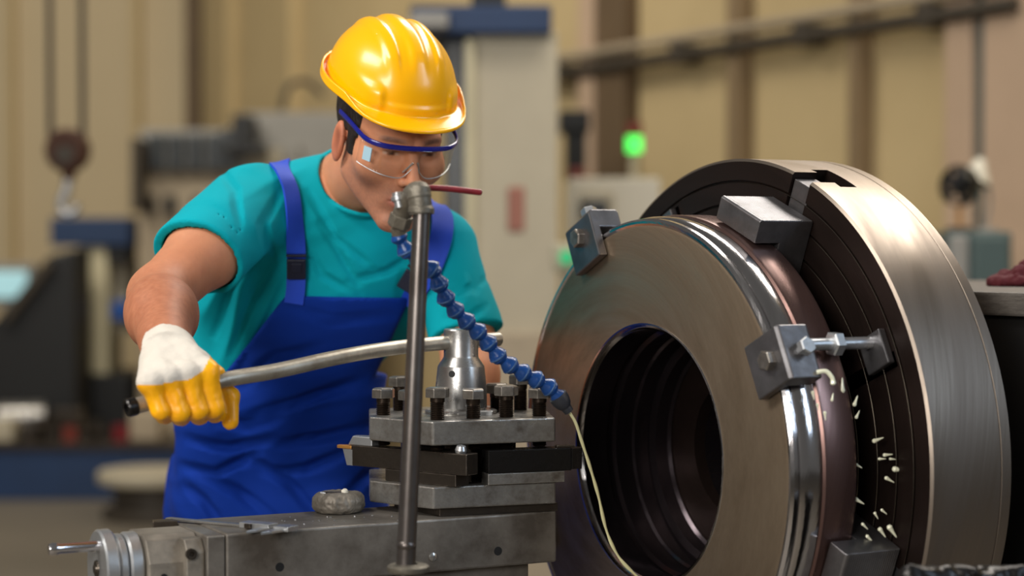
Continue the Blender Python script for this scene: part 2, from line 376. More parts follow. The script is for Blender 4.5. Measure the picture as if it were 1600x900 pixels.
def mesh_obj(name, v, q, mt, parent=None, colf=None, world=True):
    me = bpy.data.meshes.new(name)
    if parent and world:
        Mi = np.array(world_of(parent).inverted()); vl = v @ Mi[:3, :3].T + Mi[:3, 3]
    else: vl = v
    me.vertices.add(len(v)); me.vertices.foreach_set('co', vl.astype(np.float32).ravel())
    me.loops.add(q.size); me.loops.foreach_set('vertex_index', q.astype(np.int32).ravel())
    me.polygons.add(len(q)); me.polygons.foreach_set('loop_start', np.arange(0, q.size, 4, dtype=np.int32))
    try: me.polygons.foreach_set('loop_total', np.full(len(q), 4, dtype=np.int32))
    except Exception: pass
    me.update(calc_edges=True); me.validate()
    me.polygons.foreach_set('use_smooth', [True] * len(me.polygons))
    if colf is not None:
        a = me.color_attributes.new('Col', 'FLOAT_COLOR', 'POINT'); c = np.ones((len(v), 4), np.float32); c[:, :3] = colf(v); a.data.foreach_set('color', c.ravel())
    me.materials.append(mt)
    o = bpy.data.objects.new(name, me); COL.objects.link(o)
    if parent: o.parent = parent
    return o
def sub_mesh(v, q, keep):
    """keep: bool per face"""
    q = q[keep]; u, inv = np.unique(q, return_inverse=True); return v[u], inv.reshape(q.shape)

# ================================================================== THE SETTING
struct(mob('floor', B((0, 7, -.05), (26, 30, .1)), M['floor']))
# back wall (left half of the photo) and an oblique wall that comes nearer to the right
struct(mob('wall_back', B((-6.2, 16.1, 3.0), (7.5, .2, 6.2)), M['wall_pale']))
wA = Vector((P(870, 0, 11).x, 11, 0)); wB = Vector((P(1540, 0, 8).x, 8, 0)); wd = (wB - wA).normalized(); wn = Vector((wd.y, -wd.x, 0))
if wn.y > 0: wn = -wn
wR = Matrix((wd, -wn, Vector((0, 0, 1)))).transposed()
w0 = wA - wd * 5.75; w1 = wB + wd * 4.5
struct(mob('wall_right', B((w0 + w1) / 2 + Vector((0, 0, 3.0)) - wn * .1, ((w1 - w0).length, .2, 6.2), wR), M['wall']))
k = 0
def on_wall(px, off=0):
    s = (px - 800) / F   # where the ray of column px meets the oblique wall
    t = (s * wA.y - wA.x) / (wd.x - s * wd.y); return wA + wd * t + wn * off
for px, wdt, m in ((372, .06, 'wall'), (470, .06, 'wall'), (938, .16, 'wall_pink'), (976, .28, 'column'), (1522, .16, 'wall_pink'), (1610, .35, 'wall_pink'), (1168, .10, 'column2'), (1357, .07, 'column2')):
    k += 1; struct(mob('trim_%d' % k, B(on_wall(px, .05) + Vector((0, 0, 3.0)), (wdt, .1, 6.0), wR), M[m], bevel=.01))
for px, wdt, m in ((215, .07, 'wall'), (303, .12, 'column'), (20, .06, 'wall')):
    k += 1; x = (px - 800) / F * 15.95; struct(mob('trim_%d' % k, B((x, 15.95, 3.0), (wdt, .1, 6.0)), M[m], bevel=.01))
# wall rail and its clips
zr = CZ + (P(870, 121, 1).z - CZ) * 11
ra = on_wall(862, .12); rb = on_wall(1620, .12)
rail = thing('cable_rail', 'long dark cable rail running along the cream wall at top right', 'rail', (0, 0, 0))
za = zr; bm = tube([ra + Vector((0, 0, za)), rb + Vector((0, 0, za))], .032); mob('rail', bm, M['conduit'], rail, True)
mob('upper_pipe', tube([ra + Vector((0, 0, za + .085)), rb + Vector((0, 0, za + .085))], .026), M['taupe_paint'], rail, True)
for px in (900, 1090, 1285, 1480):
    mob('clip', B(on_wall(px, .08) + Vector((0, 0, za + .01)), (.10, .14, .10), wR), M['conduit'], rail, bevel=.01)
c_ = on_wall(1549, .05)
tag(mob('downpipe', cyl(c_ + Vector((0, 0, .2)), c_ + Vector((0, 0, 4.6)), .026, n=16), M['green_cab'], None, True), 'grey vertical pipe on the wall above the grey-green cabinet', 'pipe')

# ================================================================== BACKGROUND MACHINES
def slab(name, x0, x1, y0, y1, Y, dep, m, parent, bevel=.01):
    """box whose front face covers the pixels x0..x1, y0..y1 at depth Y"""
    a = P(x0, y1, Y); b = P(x1, y0, Y)
    return mob(name, B(((a.x + b.x) / 2, Y + dep / 2, (a.z + b.z) / 2), (b.x - a.x, dep, b.z - a.z)), M[m], parent, bevel=bevel)
def floor_of(x, Y): return (P(x, 0, Y).x, Y, 0)
def down(name, x0, x1, y0, Y, dep, m, parent, z0=0, bevel=.01):
    a = P(x0, y0, Y); b = P(x1, y0, Y)
    return mob(name, B(((a.x + b.x) / 2, Y + dep / 2, (a.z + z0) / 2), (b.x - a.x, dep, a.z - z0)), M[m], parent, bevel=bevel)
# hoist block
hk = P(106, 235, 8.4)
h_ = thing('crane_hook_block', 'rusty round crane hook block hanging on two steel cables at upper left', 'crane hook', hk)
mob('cable', cyl(hk + Vector((-.075, 0, .02)), hk + Vector((-.085, 0, 3.2)), .015, n=8), M['conduit'], h_, True)
mob('cable', cyl(hk + Vector((.065, 0, .02)), hk + Vector((.062, 0, 3.2)), .015, n=8), M['conduit'], h_, True)
mob('sheave_block', rev([(0, -.05), (.082, -.05), (.095, -.03), (.095, .03), (.082, .05), (0, .05)], hk, (.15, 1, 0), 28), M['rust'], h_, True)
mob('sheave_cheek', cyl(hk + Vector((0, -.062, -.02)), hk + Vector((0, .062, -.02)), .04, n=20), M['conduit'], h_, True)
mob('swivel', cyl(hk + Vector((.005, 0, -.13)), hk + Vector((.005, 0, -.05)), .025, .045, n=14), M['rust'], h_, True)
hp = spline([hk + Vector((.0, 0, -.12)), hk + Vector((-.005, 0, -.18)), hk + Vector((-.03, 0, -.22)), hk + Vector((-.02, 0, -.27)), hk + Vector((.025, 0, -.27)), hk + Vector((.04, 0, -.23))], 6)
mob('hook', tube(hp, [.022] * 12 + [.02] * (len(hp) - 13) + [.006], 10), M['satin'], h_, True)

# grey machining centre behind the man's shoulder
t = thing('machining_centre', 'big taupe and grey machining centre with dark top windows behind the worker', 'machine', floor_of(380, 12))
down('body', 215, 420, 262, 12, .9, 'taupe_paint', t)
down('head_housing', 380, 560, 175, 12.05, .9, 'grey_paint', t)
slab('top_enclosure', 218, 385, 202, 268, 11.95, .9, 'grey_paint', t); slab('step', 385, 440, 232, 300, 11.95, .2, 'beige_paint', t)
for x in (232, 262, 292, 322): slab('window', x, x + 24, 208, 266, 11.9, .06, 'dark_glass', t)
slab('window', 346, 366, 200, 262, 11.9, .06, 'dark_glass', t)
slab('chute', 362, 392, 178, 232, 11.7, .3, 'black', t); slab('chute_foot', 345, 412, 226, 240, 11.7, .3, 'black', t)
for x in (224, 256, 300): slab('vent', x, x + 16, 305, 335, 11.94, .08, 'black', t)
slab('side_post', 204, 217, 215, 330, 11.6, .3, 'conduit', t)
slab('display', 430, 468, 225, 262, 12.0, .06, 'grey_paint', t)
pt = [P(440, 172, 12.2), P(452, 135, 12.2), P(480, 128, 12.2), P(505, 150, 12.2)]
mob('cable_loop', tube(spline(pt, 6), .02, 8), M['conduit'], t, True)
# blue milling machine with cream column
t = thing('milling_machine', 'navy milling machine with a cream column below the hanging crane hook', 'machine', floor_of(150, 12.1))
slab('head', 78, 203, 340, 384, 12.05, .5, 'blue_paint', t)
down('column', 122, 168, 384, 12.1, .45, 'cream_paint', t, .5)
slab('side_box', 168, 202, 410, 520, 12.3, .35, 'beige_paint', t); slab('switch_box', 172, 200, 470, 500, 12.2, .1, 'blue_bright', t)
slab('spindle_housing', 140, 200, 384, 410, 12.1, .3, 'black', t)
down('base', 122, 202, 585, 12.0, .7, 'black', t)
# dark slanted machine at the left edge
t = thing('slant_bed_machine', 'black slanted machine housing at the left edge beside the cream column', 'machine', floor_of(60, 11.5))
a = [P(118, 388, 11.5), P(119, 660, 11.5), P(-60, 660, 11.5), P(-60, 560, 11.5), P(10, 480, 11.5), P(75, 400, 11.5)]
bm = bmesh.new(); f_ = [bm.verts.new(v) for v in a]; g_ = [bm.verts.new(v + Vector((0, .42, 0))) for v in a]
bm.faces.new(f_); bm.faces.new(g_[::-1])
for i in range(6): bm.faces.new((f_[i], g_[i], g_[(i + 1) % 6], f_[(i + 1) % 6]))
mob('housing', bm, M['black'], t, bevel=.02)
mob('guide_rail', cyl(P(10, 500, 11.45), P(80, 410, 11.45), .03, n=12), M['conduit'], t, True)
slab('plinth', -60, 120, 660, 735, 11.5, .4, 'black', t)
t = thing('control_monitor', 'small monitor with a pale blue lit screen at the left edge', 'monitor', floor_of(15, 12.6))
slab('casing', -30, 52, 412, 478, 12.6, .12, 'grey_paint', t); slab('screen', -24, 42, 424, 466, 12.57, .02, 'screen', t); down('stand', 5, 20, 478, 12.63, .06, 'grey_paint', t)
# long blue machine base with clutter
YT = 10.7
zt = P(100, 692, YT).z
t = thing('machine_base', 'long low navy machine base at left with loose metal parts lying on it', 'machine base', floor_of(100, YT + .2))
a = P(-80, 690, YT); b = P(330, 690, YT)
mob('base_top', B(((a.x + b.x) / 2, YT + .35, zt - .02), (b.x - a.x, .7, .04)), M['steel_dark'], t, bevel=.005)
mob('apron', B(((a.x + b.x) / 2, YT + .33, (zt - .04) / 2), (b.x - a.x - .02, .62, zt - .04)), M['blue_paint'], t, bevel=.008)
def gear(px, Y, r, wd_, label, m='steel_dark'):
    c = Vector((P(px, 0, Y).x, Y, zt)); bm = bmesh.new(); n = 20
    prof = []
    for i in range(n * 2):
        rr = r if i % 2 else r * .86; a_ = math.pi * i / n; prof.append((c.x + rr * math.cos(a_), c.y + rr * math.sin(a_)))
    prism(prof, zt, zt + wd_, bm); cyl(c + Vector((0, 0, wd_)), c + Vector((0, 0, wd_ * 1.8)), r * .45, n=16, bm=bm)
    return tag(mob('toothed_wheel', bm, M[m]), label, 'machine part', 'loose parts on the navy base')
def part_at(name, px, dy, sz, m, label, cat='machine part'):
    return tag(mob(name, B((P(px, 0, YT + dy).x, YT + dy, zt + sz[2] / 2), sz), M[m], bevel=.012), label, cat, 'loose parts on the navy base')
gear(62, YT + .2, .12, .07, 'grey toothed wheel lying flat on the navy base, left one')
gear(145, YT + .16, .095, .06, 'grey toothed wheel lying flat on the navy base, right one')
part_at('casting', 2, .15, (.15, .2, .12), 'beige_paint', 'pale casting block at the left end of the navy base')
part_at('casting', 228, .2, (.17, .2, .17), 'taupe_paint', 'tan block on the navy base beside the worker')
part_at('casting', 104, .5, (.16, .16, .15), 'steel_dark', 'dark block behind the toothed wheels on the navy base')
tag(mob('bushing', rev([(.025, 0), (.04, 0), (.04, .08), (.025, .08)], (P(105, 0, YT + .08).x, YT + .1, zt), (0, 0, 1), 16, closed=True), M['red_lamp'], None, True), 'dull red bushing on the navy base, between the two toothed wheels', 'machine part', 'loose parts on the navy base')
tag(mob('bushing', rev([(.03, 0), (.045, 0), (.045, .09), (.03, .09)], (P(186, 0, YT + .1).x, YT + .1, zt), (0, 0, 1), 16, closed=True), M['red'], None, True), 'bright red bushing on the navy base next to the tan block', 'machine part', 'loose parts on the navy base')
c = Vector((P(28, 0, YT + .55).x, YT + .55, zt + .09)); tag(mob('roller', cyl(c - Vector((.13, 0, 0)), c + Vector((.13, .05, 0)), .09, n=24), M['steel'], None, True), 'stout dark roller lying at the back left of the navy base', 'machine part', 'loose parts on the navy base')
# low round pallet on the floor
YD = 10.0
c = Vector((P(238, 0, YD).x, YD, 0)); z1 = P(238, 735, YD).z; RD = 88 / F * YD
t = thing('round_pallet', 'low round steel pallet with a pale top on the floor left of the worker', 'pallet', c)
mob('top_disc', rev([(0, z1 - .06), (RD * .97, z1 - .06), (RD, z1 - .045), (RD, z1 - .012), (RD * .97, z1), (0, z1)], c, (0, 0, 1), 48), M['beige_paint'], t, True)
mob('column', rev([(RD * .74, .03), (RD * .7, .08), (RD * .74, z1 - .06), (0, z1 - .06)], c, (0, 0, 1), 40), M['conduit'], t, True)
mob('foot_disc', rev([(0, 0), (RD * .9, 0), (RD * .92, .02), (RD * .9, .06), (0, .06)], c, (0, 0, 1), 48), M['conduit'], t, True)
# tall column machine behind the helmet
t = thing('boring_mill', 'tall pale column machine with a navy top beam behind the helmet', 'machine', floor_of(800, 7.2))
down('column', 738, 872, 50, 7.2, .7, 'beige_paint', t, .3)
slab('top_beam', 640, 862, 8, 52, 7.12, .8, 'blue_paint', t); slab('beam_cap', 736, 790, -30, 10, 7.2, .4, 'black', t)
slab('side_channel', 694, 738, 52, 500, 7.4, .5, 'dark_glass', t)
slab('notice', 793, 820, 292, 362, 7.19, .02, 'poster', t)
slab('lamp_housing', 640, 700, 18, 44, 7.06, .1, 'grey_paint', t)
down('bed', 700, 882, 520, 7.1, .9, 'taupe_paint', t, 0)
slab('cable_cover', 726, 742, 60, 520, 7.16, .2, 'cream_paint', t)
# electrical frame behind, dark
t = thing('drill_press', 'narrow dark drill press standing between the pale column and the white cabinet', 'machine', floor_of(895, 9.3))
slab('head', 874, 922, 172, 206, 9.3, .3, 'black', t); slab('motor', 884, 916, 206, 280, 9.32, .25, 'black', t); slab('handle_hub', 890, 914, 262, 280, 9.26, .08, 'red_lamp', t); down('column', 892, 910, 280, 9.4, .12, 'conduit', t)
# white control cabinet with signal tower
t = thing('control_cabinet', 'white control cabinet with a signal tower whose green lamp is lit', 'cabinet', floor_of(955, 8.2))
down('cabinet_body', 890, 1032, 278, 8.2, .6, 'white_paint', t); slab('panel', 905, 960, 300, 390, 8.185, .03, 'beige_paint', t); slab('screen', 906, 950, 312, 340, 8.17, .02, 'dark_glass', t)
q = P(990, 278, 8.4); mob('tower_pole', cyl(q, P(990, 240, 8.4), .018, n=12), M['beige_paint'], t, True)
mob('green_lamp', cyl(P(991, 238, 8.4), P(991, 213, 8.4), .034, n=20), M['green_lamp'], t, True)
mob('red_lamp', cyl(P(991, 213, 8.4), P(991, 192, 8.4), .034, n=20), M['red_lamp'], t, True)
t = thing('push_button_station', 'beige push button box with a dim green button left of the spinning ring', 'control box', floor_of(885, 6.4))
down('post', 876, 892, 424, 6.45, .05, 'beige_paint', t); slab('button_box', 862, 908, 380, 425, 6.42, .08, 'beige_paint', t, .008)
q = P(885, 402, 6.4); mob('button', cyl(q + Vector((0, .02, 0)), q - Vector((0, .03, 0)), .024, n=20), M['green_dim'], t, True)
# right: cabinet, fan and lamp
t = thing('storage_cabinet', 'grey-green steel cabinet behind the chuck at far right', 'cabinet', floor_of(1530, 6.6))
down('cabinet_body', 1478, 1582, 362, 6.6, .5, 'green_cab', t); slab('door', 1520, 1578, 370, 470, 6.585, .02, 'green_cab', t); slab('pale_panel', 1484, 1514, 368, 470, 6.585, .02, 'grey_paint', t)
zc = P(1530, 362, 6.6).z
c = P(1499, 290, 6.7)
t = thing('desk_fan', 'black round desk fan on the grey-green cabinet', 'fan', (c.x, c.y, zc))
mob('base', rev([(0, 0), (.05, 0), (.045, .015), (0, .018)], (c.x, c.y, zc), (0, 0, 1), 20), M['black'], t, True)
mob('pole', cyl((c.x, c.y, zc + .015), (c.x, c.y, c.z - .06), .009, n=10), M['carbide'], t, True)
rg = bmesh.new(); fx = Vector((-.75, -.65, .1)).normalized()
for rr in (.03, .05, .068): rev([(rr - .002, -.002), (rr + .002, -.002), (rr + .002, .002), (rr - .002, .002)], c + fx * .02, fx, 28, rg, closed=True)
rev([(.066, -.02), (.071, -.02), (.071, .02), (.066, .02)], c, fx, 28, rg, closed=True)
mob('cage', rg, M['black'], t, True)
mob('motor', cyl(c - fx * .05, c, .03, n=18), M['black'], t, True)
for i in range(5):
    R = frame(fx); a_ = 2 * math.pi * i / 5; d = R @ Vector((math.cos(a_), math.sin(a_), 0)); e = R @ Vector((-math.sin(a_), math.cos(a_), .4)).normalized()
    bm = bmesh.new(); box(bm, c + fx * .008 + d * .036, (.052, .036, .002), Matrix((d, e, d.cross(e))).transposed()); mob('blade', bm, M['black'], t)
c = P(1527, 270, 6.75)
t = thing('work_lamp', 'white shaded work lamp beside the fan on the grey-green cabinet', 'lamp', (c.x, c.y, zc))
mob('base', rev([(0, 0), (.05, 0), (.045, .012), (0, .015)], (c.x + .03, c.y, zc), (0, 0, 1), 20), M['grey_paint'], t, True)
mob('arm', tube(spline([(c.x + .03, c.y, zc + .01), (c.x + .045, c.y, zc + .12), (c.x + .02, c.y, c.z + .03)], 6), .006, 8), M['grey_paint'], t, True)
mob('shade', rev([(.018, .05), (.025, .03), (.062, -.04), (.058, -.04), (.02, .026)], c, (.35, .2, 1), 28), M['white_paint'], t, True)

# ================================================================== LATHE: shared axis
AZ = math.radians(60.1)
ax = Vector((math.sin(AZ), math.cos(AZ), 0)); uu = Vector((math.cos(AZ), -math.sin(AZ), 0)); up = Vector((0, 0, 1))
CW = Vector((.195, 2.8, CZ - .304))
LM = Matrix((uu, -up, ax)).transposed().to_4x4(); LM.translation = CW       # local x = towards viewer's right, local z = away along the spindle
def L2(r, th, t): a_ = math.radians(th); return Vector((r * math.sin(a_), -r * math.cos(a_), t))
def revl(prof, name, m, parent, n=160, closed=False, sm=True):
    bm = rev(prof, (0, 0, 0), (0, 0, 1), n, closed=closed); return mob(name, bm, M[m], parent, sm, keep=True)
# ---- workpiece
wp = thing('ring_workpiece', 'thick steel ring workpiece with a polished rim clamped in front of the chuck', 'workpiece', mat=LM)
revl([(.1925, 0), (.330, 0), (.3345, .0012)], 'front_face', 'face', wp)
revl([(.3345, .0012), (.3375, -.001), (.341, -.001), (.3445, .003), (.3452, .008), (.343, .0115), (.3425, .014), (.3455, .018), (.348, .024), (.348, .044), (.3465, .048)], 'polished_rim', 'rim', wp)
revl([(.3465, .048), (.3495, .051), (.3505, .055), (.3505, .098), (.348, .104), (.25, .104), (.25, .156), (.16, .156)], 'flange', 'flange', wp)
revl([(.1925, 0), (.1920, -.0010), (.1895, -.0010), (.1865, .0012), (.1850, .0025), (.1830, .0065), (.1825, .007)], 'bore_chamfer', 'rim', wp)
revl([(.1825, .007), (.1825, .05), (.186, .054), (.186, .062), (.180, .066), (.180, .095), (.176, .098), (.176, .125), (.165, .13), (.165, .152), (.16, .156)], 'bore', 'bore', wp)
# ---- chuck
ck = thing('lathe_chuck', 'very large round chuck with ringed dark face and four bolted jaws behind the ring', 'lathe chuck', mat=LM)
T1, T2, RC = .158, .301, .435
prof = [(.10, T1)]
gr = [.20, .245, .29, .33, .368, .402]
for g in gr: prof += [(g - .0022, T1), (g - .0022, T1 + .005), (g + .0012, T1 + .005), (g + .0012, T1)]
prof += [(RC - .004, T1), (RC, T1 + .003), (RC, T2 - .022), (RC - .003, T2 - .0205), (RC, T2 - .019), (RC, T2 - .003), (RC - .003, T2), (.10, T2)]
bm = rev(prof, (0, 0, 0), (0, 0, 1), 200, closed=True)
body = mob('chuck_body', bm, None, ck, True, keep=True)
me = body.data; me.materials.append(M['chuckrim']); me.materials.append(M['chuckface'])
for p_ in me.polygons:
    c = p_.center; r = math.hypot(c.x, c.y); p_.material_index = 1 if (c.z < T1 + .0055 and r < RC - .003) or r < .12 else 0
cut = bmesh.new()
for th in range(22, 360, 45):
    wd_ = .042 if (th - 22) % 90 == 0 else .022
    R = Matrix((L2(0, 0, 0) + Vector((math.cos(math.radians(th)), math.sin(math.radians(th)), 0)), Vector((math.sin(math.radians(th)), -math.cos(math.radians(th)), 0)), Vector((0, 0, 1)))).transposed()
    ln_, rc_ = (.30, .33) if wd_ > .03 else (.17, .31)
    box(cut, L2(rc_, th, T1 + .02), (wd_, ln_, .06), R); box(cut, L2(rc_, th, T1 + .058), (wd_ * 1.7, ln_, .03), R)
cme = bpy.data.meshes.new('cut'); bmesh.ops.recalc_face_normals(cut, faces=cut.faces[:]); cut.to_mesh(cme); cut.free(); cme.materials.append(M['chuckface'])
co = bpy.data.objects.new('cut', cme); COL.objects.link(co); co.matrix_world = LM
md = body.modifiers.new('slots', 'BOOLEAN'); md.operation = 'DIFFERENCE'; md.object = co; md.solver = 'EXACT'; md.use_self = True
bpy.context.view_layer.update()
dg = bpy.context.evaluated_depsgraph_get(); nm = bpy.data.meshes.new_from_object(body.evaluated_get(dg))
body.modifiers.clear(); body.data = nm; bpy.data.objects.remove(co)
revl([(.10, T1 + .02), (.10, T2 - .01), (.0, T2 - .01)], 'spindle_bore', 'bore', ck, 64)
for g in gr: revl([(g - .0028, T1 - .0002), (g - .0022, T1 - .0007), (g - .0018, T1 - .0002)], 'groove_edge', 'line', ck)
def rbox(bm, th, r0, r1, t0, t1, wid, off=0):
    a_ = math.radians(th); ex = Vector((math.cos(a_), math.sin(a_), 0)); er = Vector((math.sin(a_), -math.cos(a_), 0)); R = Matrix((ex, er, Vector((0, 0, 1)))).transposed()
    return box(bm, er * (r0 + r1) / 2 + ex * off + Vector((0, 0, (t0 + t1) / 2)), (wid, r1 - r0, t1 - t0), R)
def prof_block(th, pts, wid, off=0):
    """extrude a polygon drawn in (r, t) across the tangential direction"""
    a_ = math.radians(th); ex = Vector((math.cos(a_), math.sin(a_), 0)); er = Vector((math.sin(a_), -math.cos(a_), 0)); bm = bmesh.new()
    A_ = [bm.verts.new(er * r + Vector((0, 0, t_)) + ex * (off - wid / 2)) for r, t_ in pts]; B_ = [bm.verts.new(er * r + Vector((0, 0, t_)) + ex * (off + wid / 2)) for r, t_ in pts]
    bm.faces.new(A_); bm.faces.new(B_[::-1])
    for i in range(len(pts)): bm.faces.new((A_[i], A_[(i + 1) % len(pts)], B_[(i + 1) % len(pts)], B_[i]))
    return bm
for th in (22, 112, 202, 292):
    teeth = []
    for i in range(24):
        t_ = .156 - i * (.088 / 24); teeth += [(.3855, t_), (.387, t_ - .0018)]
    pts = [(.262, .157), (.384, .157)] + teeth + [(.387, .066), (.384, .063), (.352, .063), (.352, .106), (.30, .106), (.262, .125)]
    j = mob('jaw', prof_block(th, pts, .098), M['jaw'], ck, keep=True, bevel=.0012)
    mob('jaw_key', rbox(bmesh.new(), th, .24, .425, T1 + .004, T1 + .042, .038), M['jaw'], j, keep=True, bevel=.001)
for th in (64, 154, 244, 334):
    d = mob('clamp', prof_block(th, [(.306, -.016), (.378, -.016), (.383, -.011), (.383, .034), (.379, .038), (.3535, .038), (.3535, -.0015), (.306, -.0015)], .076), M['jaw'], ck, keep=True, bevel=.002)
    a_ = math.radians(th); er = Vector((math.sin(a_), -math.cos(a_), 0)); ex = Vector((math.cos(a_), math.sin(a_), 0))
    for off in (-.014,):
        o_ = er * .368 + ex * off
        bm = cyl(o_ + Vector((0, 0, .036)), o_ + Vector((0, 0, .156)), .0085, n=16); hexhead(bm, o_ + Vector((0, 0, .092)), (0, 0, -1), .017, .014, ex)
        mob('stud', bm, M['satin'], d, True, keep=True)
    bm = hexhead(bmesh.new(), er * .352 + Vector((0, 0, -.016)), (0, 0, -1), .0145, .012, ex); mob('bolt_head', bm, M['head'], d, keep=True, bevel=.0006)
    bm = cyl(er * .382 + Vector((0, 0, .012)), er * .398 + Vector((0, 0, .012)), .006, n=14); hexhead(bm, er * .392 + Vector((0, 0, .012)), er, .0125, .011, ex); mob('set_screw', bm, M['satin'], d, keep=True)
    mob('slot_nut', rbox(bmesh.new(), th, .345, .392, T1 - .012, T1 - .0005, .05), M['jaw'], d, keep=True, bevel=.002)
# ---- headstock behind the chuck
hm = Matrix((uu, ax, up)).transposed()     # local x toward right-near, y along the spindle
hs = thing('lathe_headstock', 'black lathe headstock with a worn iron top slab behind the chuck', 'lathe', CW + ax * .75 - Vector((0, 0, CW.z)))
z_top = P(1560, 446, 3.2).z
def hb(name, u0, u1, t0, t1, z0, z1, m, bev=.006): return mob(name, B(CW + uu * (u0 + u1) / 2 + ax * (t0 + t1) / 2 + Vector((0, 0, (z0 + z1) / 2 - CW.z)), (u1 - u0, t1 - t0, z1 - z0), hm), M[m], hs, bevel=bev)
hb('housing', -.42, .40, .42, 1.5, .35, z_top - .034, 'black')
hb('top_slab', -.44, .43, .40, 1.52, z_top - .034, z_top, 'rough_slab', .004)
hb('pedestal', -.40, .38, .44, 1.46, 0, .35, 'blue_paint')
mob('spindle_nose', cyl(CW + ax * .3015, CW + ax * .419, .15, .2, n=48), M['steel_dark'], hs, True)
hb('seam_strip', .400, .403, .45, 1.4, z_top - .125, z_top - .122, 'steel', 0)
pp = spline([CW + uu * .42 + ax * .5 + Vector((0, 0, z_top - .19 - CW.z)), CW + uu * .44 + ax * .62 + Vector((0, 0, z_top - .183 - CW.z)), CW + uu * .42 + ax * .8 + Vector((0, 0, z_top - .215 - CW.z))], 6)
mob('oil_line', tube(pp, .003, 8), M['steel'], hs, True)
# rag on the headstock
rg0 = P(1592, 440, 3.13); rg0.z = z_top
def rag_f(p):
    d = el(p, rg0 + Vector((.0, 0, .008)), (.052, .04, .018))
    for dx, dy, dz, r in ((-.022, 0, .014, .013), (.0, -.012, .02, .015), (.018, .01, .028, .016), (-.036, .004, .007, .009), (.03, -.008, .018, .017)):
        d = smin(d, np.linalg.norm(p - V(rg0 + Vector((dx, dy, dz))), axis=1) - r, .008)
    d = d + .006 * noise(p * 55) + .002 * noise(p * 160)
    return np.maximum(d, (z_top + .0005) - p[:, 2])
v, q = sdf_arrays(rag_f, rg0 - Vector((.07, .06, .01)), rg0 + Vector((.07, .06, .07)), .002)
tag(mesh_obj('crumpled_rag', v, q, M['rag']), 'crumpled dark red rag lying on the headstock slab', 'rag')
rw = P(1561, 430, 3.19); rw.z = z_top
def ragw(p): return np.maximum(el(p, rw + Vector((0, 0, .006)), (.014, .012, .012)) + .003 * noise(p * 90), (z_top + .0005) - p[:, 2])
v, q = sdf_arrays(ragw, rw - Vector((.03, .03, .01)), rw + Vector((.03, .03, .03)), .0015)
tag(mesh_obj('cloth_scrap', v, q, M['white_rag']), 'small white cloth scrap tucked beside the dark red rag', 'rag')

# ================================================================== TOOL POST
def hz(z, *pts): return [Vector((p[0], p[1], z)) for p in pts]
e1 = Vector((.943, .333, 0)); e2 = Vector((-.333, .943, 0)); O = Vector((-.077, 2.82, 0))
def TP(a, b, z=0): return O + e1 * a + e2 * b + Vector((0, 0, z))
hexa = [(-.141, -.015), (-.078, -.121), (.105, -.121), (.141, .015), (.078, .121), (-.105, .121)]
ZP0, ZP1 = 1.141, 1.175       # top plate
ZB0, ZB1 = 1.052, 1.083       # bottom plate
ZC = 1.040                    # top of the compound slide
tp = thing('tool_post', 'worn steel tool post with two thick plates and a ring of hex bolts', 'tool post', TP(0, 0, ZC))
def nick(poly):   # slight irregularity so the edges look worn
    out = []
    for i, p_ in enumerate(poly):
        a = Vector(p_); b = Vector(poly[(i + 1) % len(poly)])
        for t_ in (0, .3, .62): out.append(a.lerp(b, t_) + Vector((random.uniform(-.0006, .0006), random.uniform(-.0006, .0006))))
    return out
mob('top_plate', prism([TP(a, b) for a, b in nick(hexa)], ZP0, ZP1), M['steel'], tp, bevel=.0022)
mob('bottom_plate', prism([TP(a, b) for a, b in nick(hexa)], ZB0, ZB1), M['steel'], tp, bevel=.0022)
mob('core', prism([TP(a, b) for a, b in ((-.052, -.062), (-.022, -.094), (-.012, -.094), (-.012, -.05), (.07, -.05), (.085, .0), (.06, .07), (-.07, .07), (-.085, .0))], ZB1, ZP0), M['steel_dark'], tp, bevel=.002)
mob('pivot_ring', rev([(0, ZC), (.098, ZC), (.098, ZB0), (0, ZB0)], TP(.03, -.005), (0, 0, 1), 60), M['black_steel'], tp, True)
mob('pivot_block', prism([TP(a, b) for a, b in ((-.066, -.112), (.112, -.112), (.118, 0), (.07, .1), (-.07, .1), (-.10, 0))], ZC, ZB0), M['steel_dark'], tp, bevel=.001)
def bolt(px, Y, ytop, hw=.0165, low=None, rot=0):
    c = Vector((P(px, 0, Y).x, Y, 0)); zt_ = P(px, ytop, Y).z; hh = .0145
    b_ = mob('bolt_shank', None or bolt_shank(c, zt_ - hh, low), M['thread'], tp, True)
    b_.name = 'bolt'
    mob('bolt_head', hexhead(bmesh.new(), c + Vector((0, 0, zt_ - hh)), (0, 0, 1), hw * 1.06, hh, (math.cos(rot), math.sin(rot), 0)), M['head'], b_, bevel=.0008)
def bolt_shank(c, zt_, low):
    z0 = low if low else ZP0 - .010
    prof = [(0, z0), (.0085, z0), (.0104, z0 + .002)]; z = z0 + .002; r = .0108
    while z < zt_ - .008: prof += [(r, z), (r - .0016, z + .0013)]; z += .0026
    prof += [(r - .0004, zt_ - .006), (r - .0004, zt_), (0, zt_)]
    return rev(prof, c, (0, 0, 1), 28)
bolt(683, 2.712, 605, rot=.25); bolt(739, 2.733, 607, rot=.55); bolt(791, 2.752, 602, rot=.1); bolt(843, 2.772, 606, rot=.35)
bolt(598, 2.79, 606, rot=.4); bolt(640, 2.755, 609, rot=.1)
bolt(624, 2.865, 588, rot=.3); bolt(776, 2.86, 599, .0175, rot=.5); bolt(813, 2.875, 585, rot=.2)
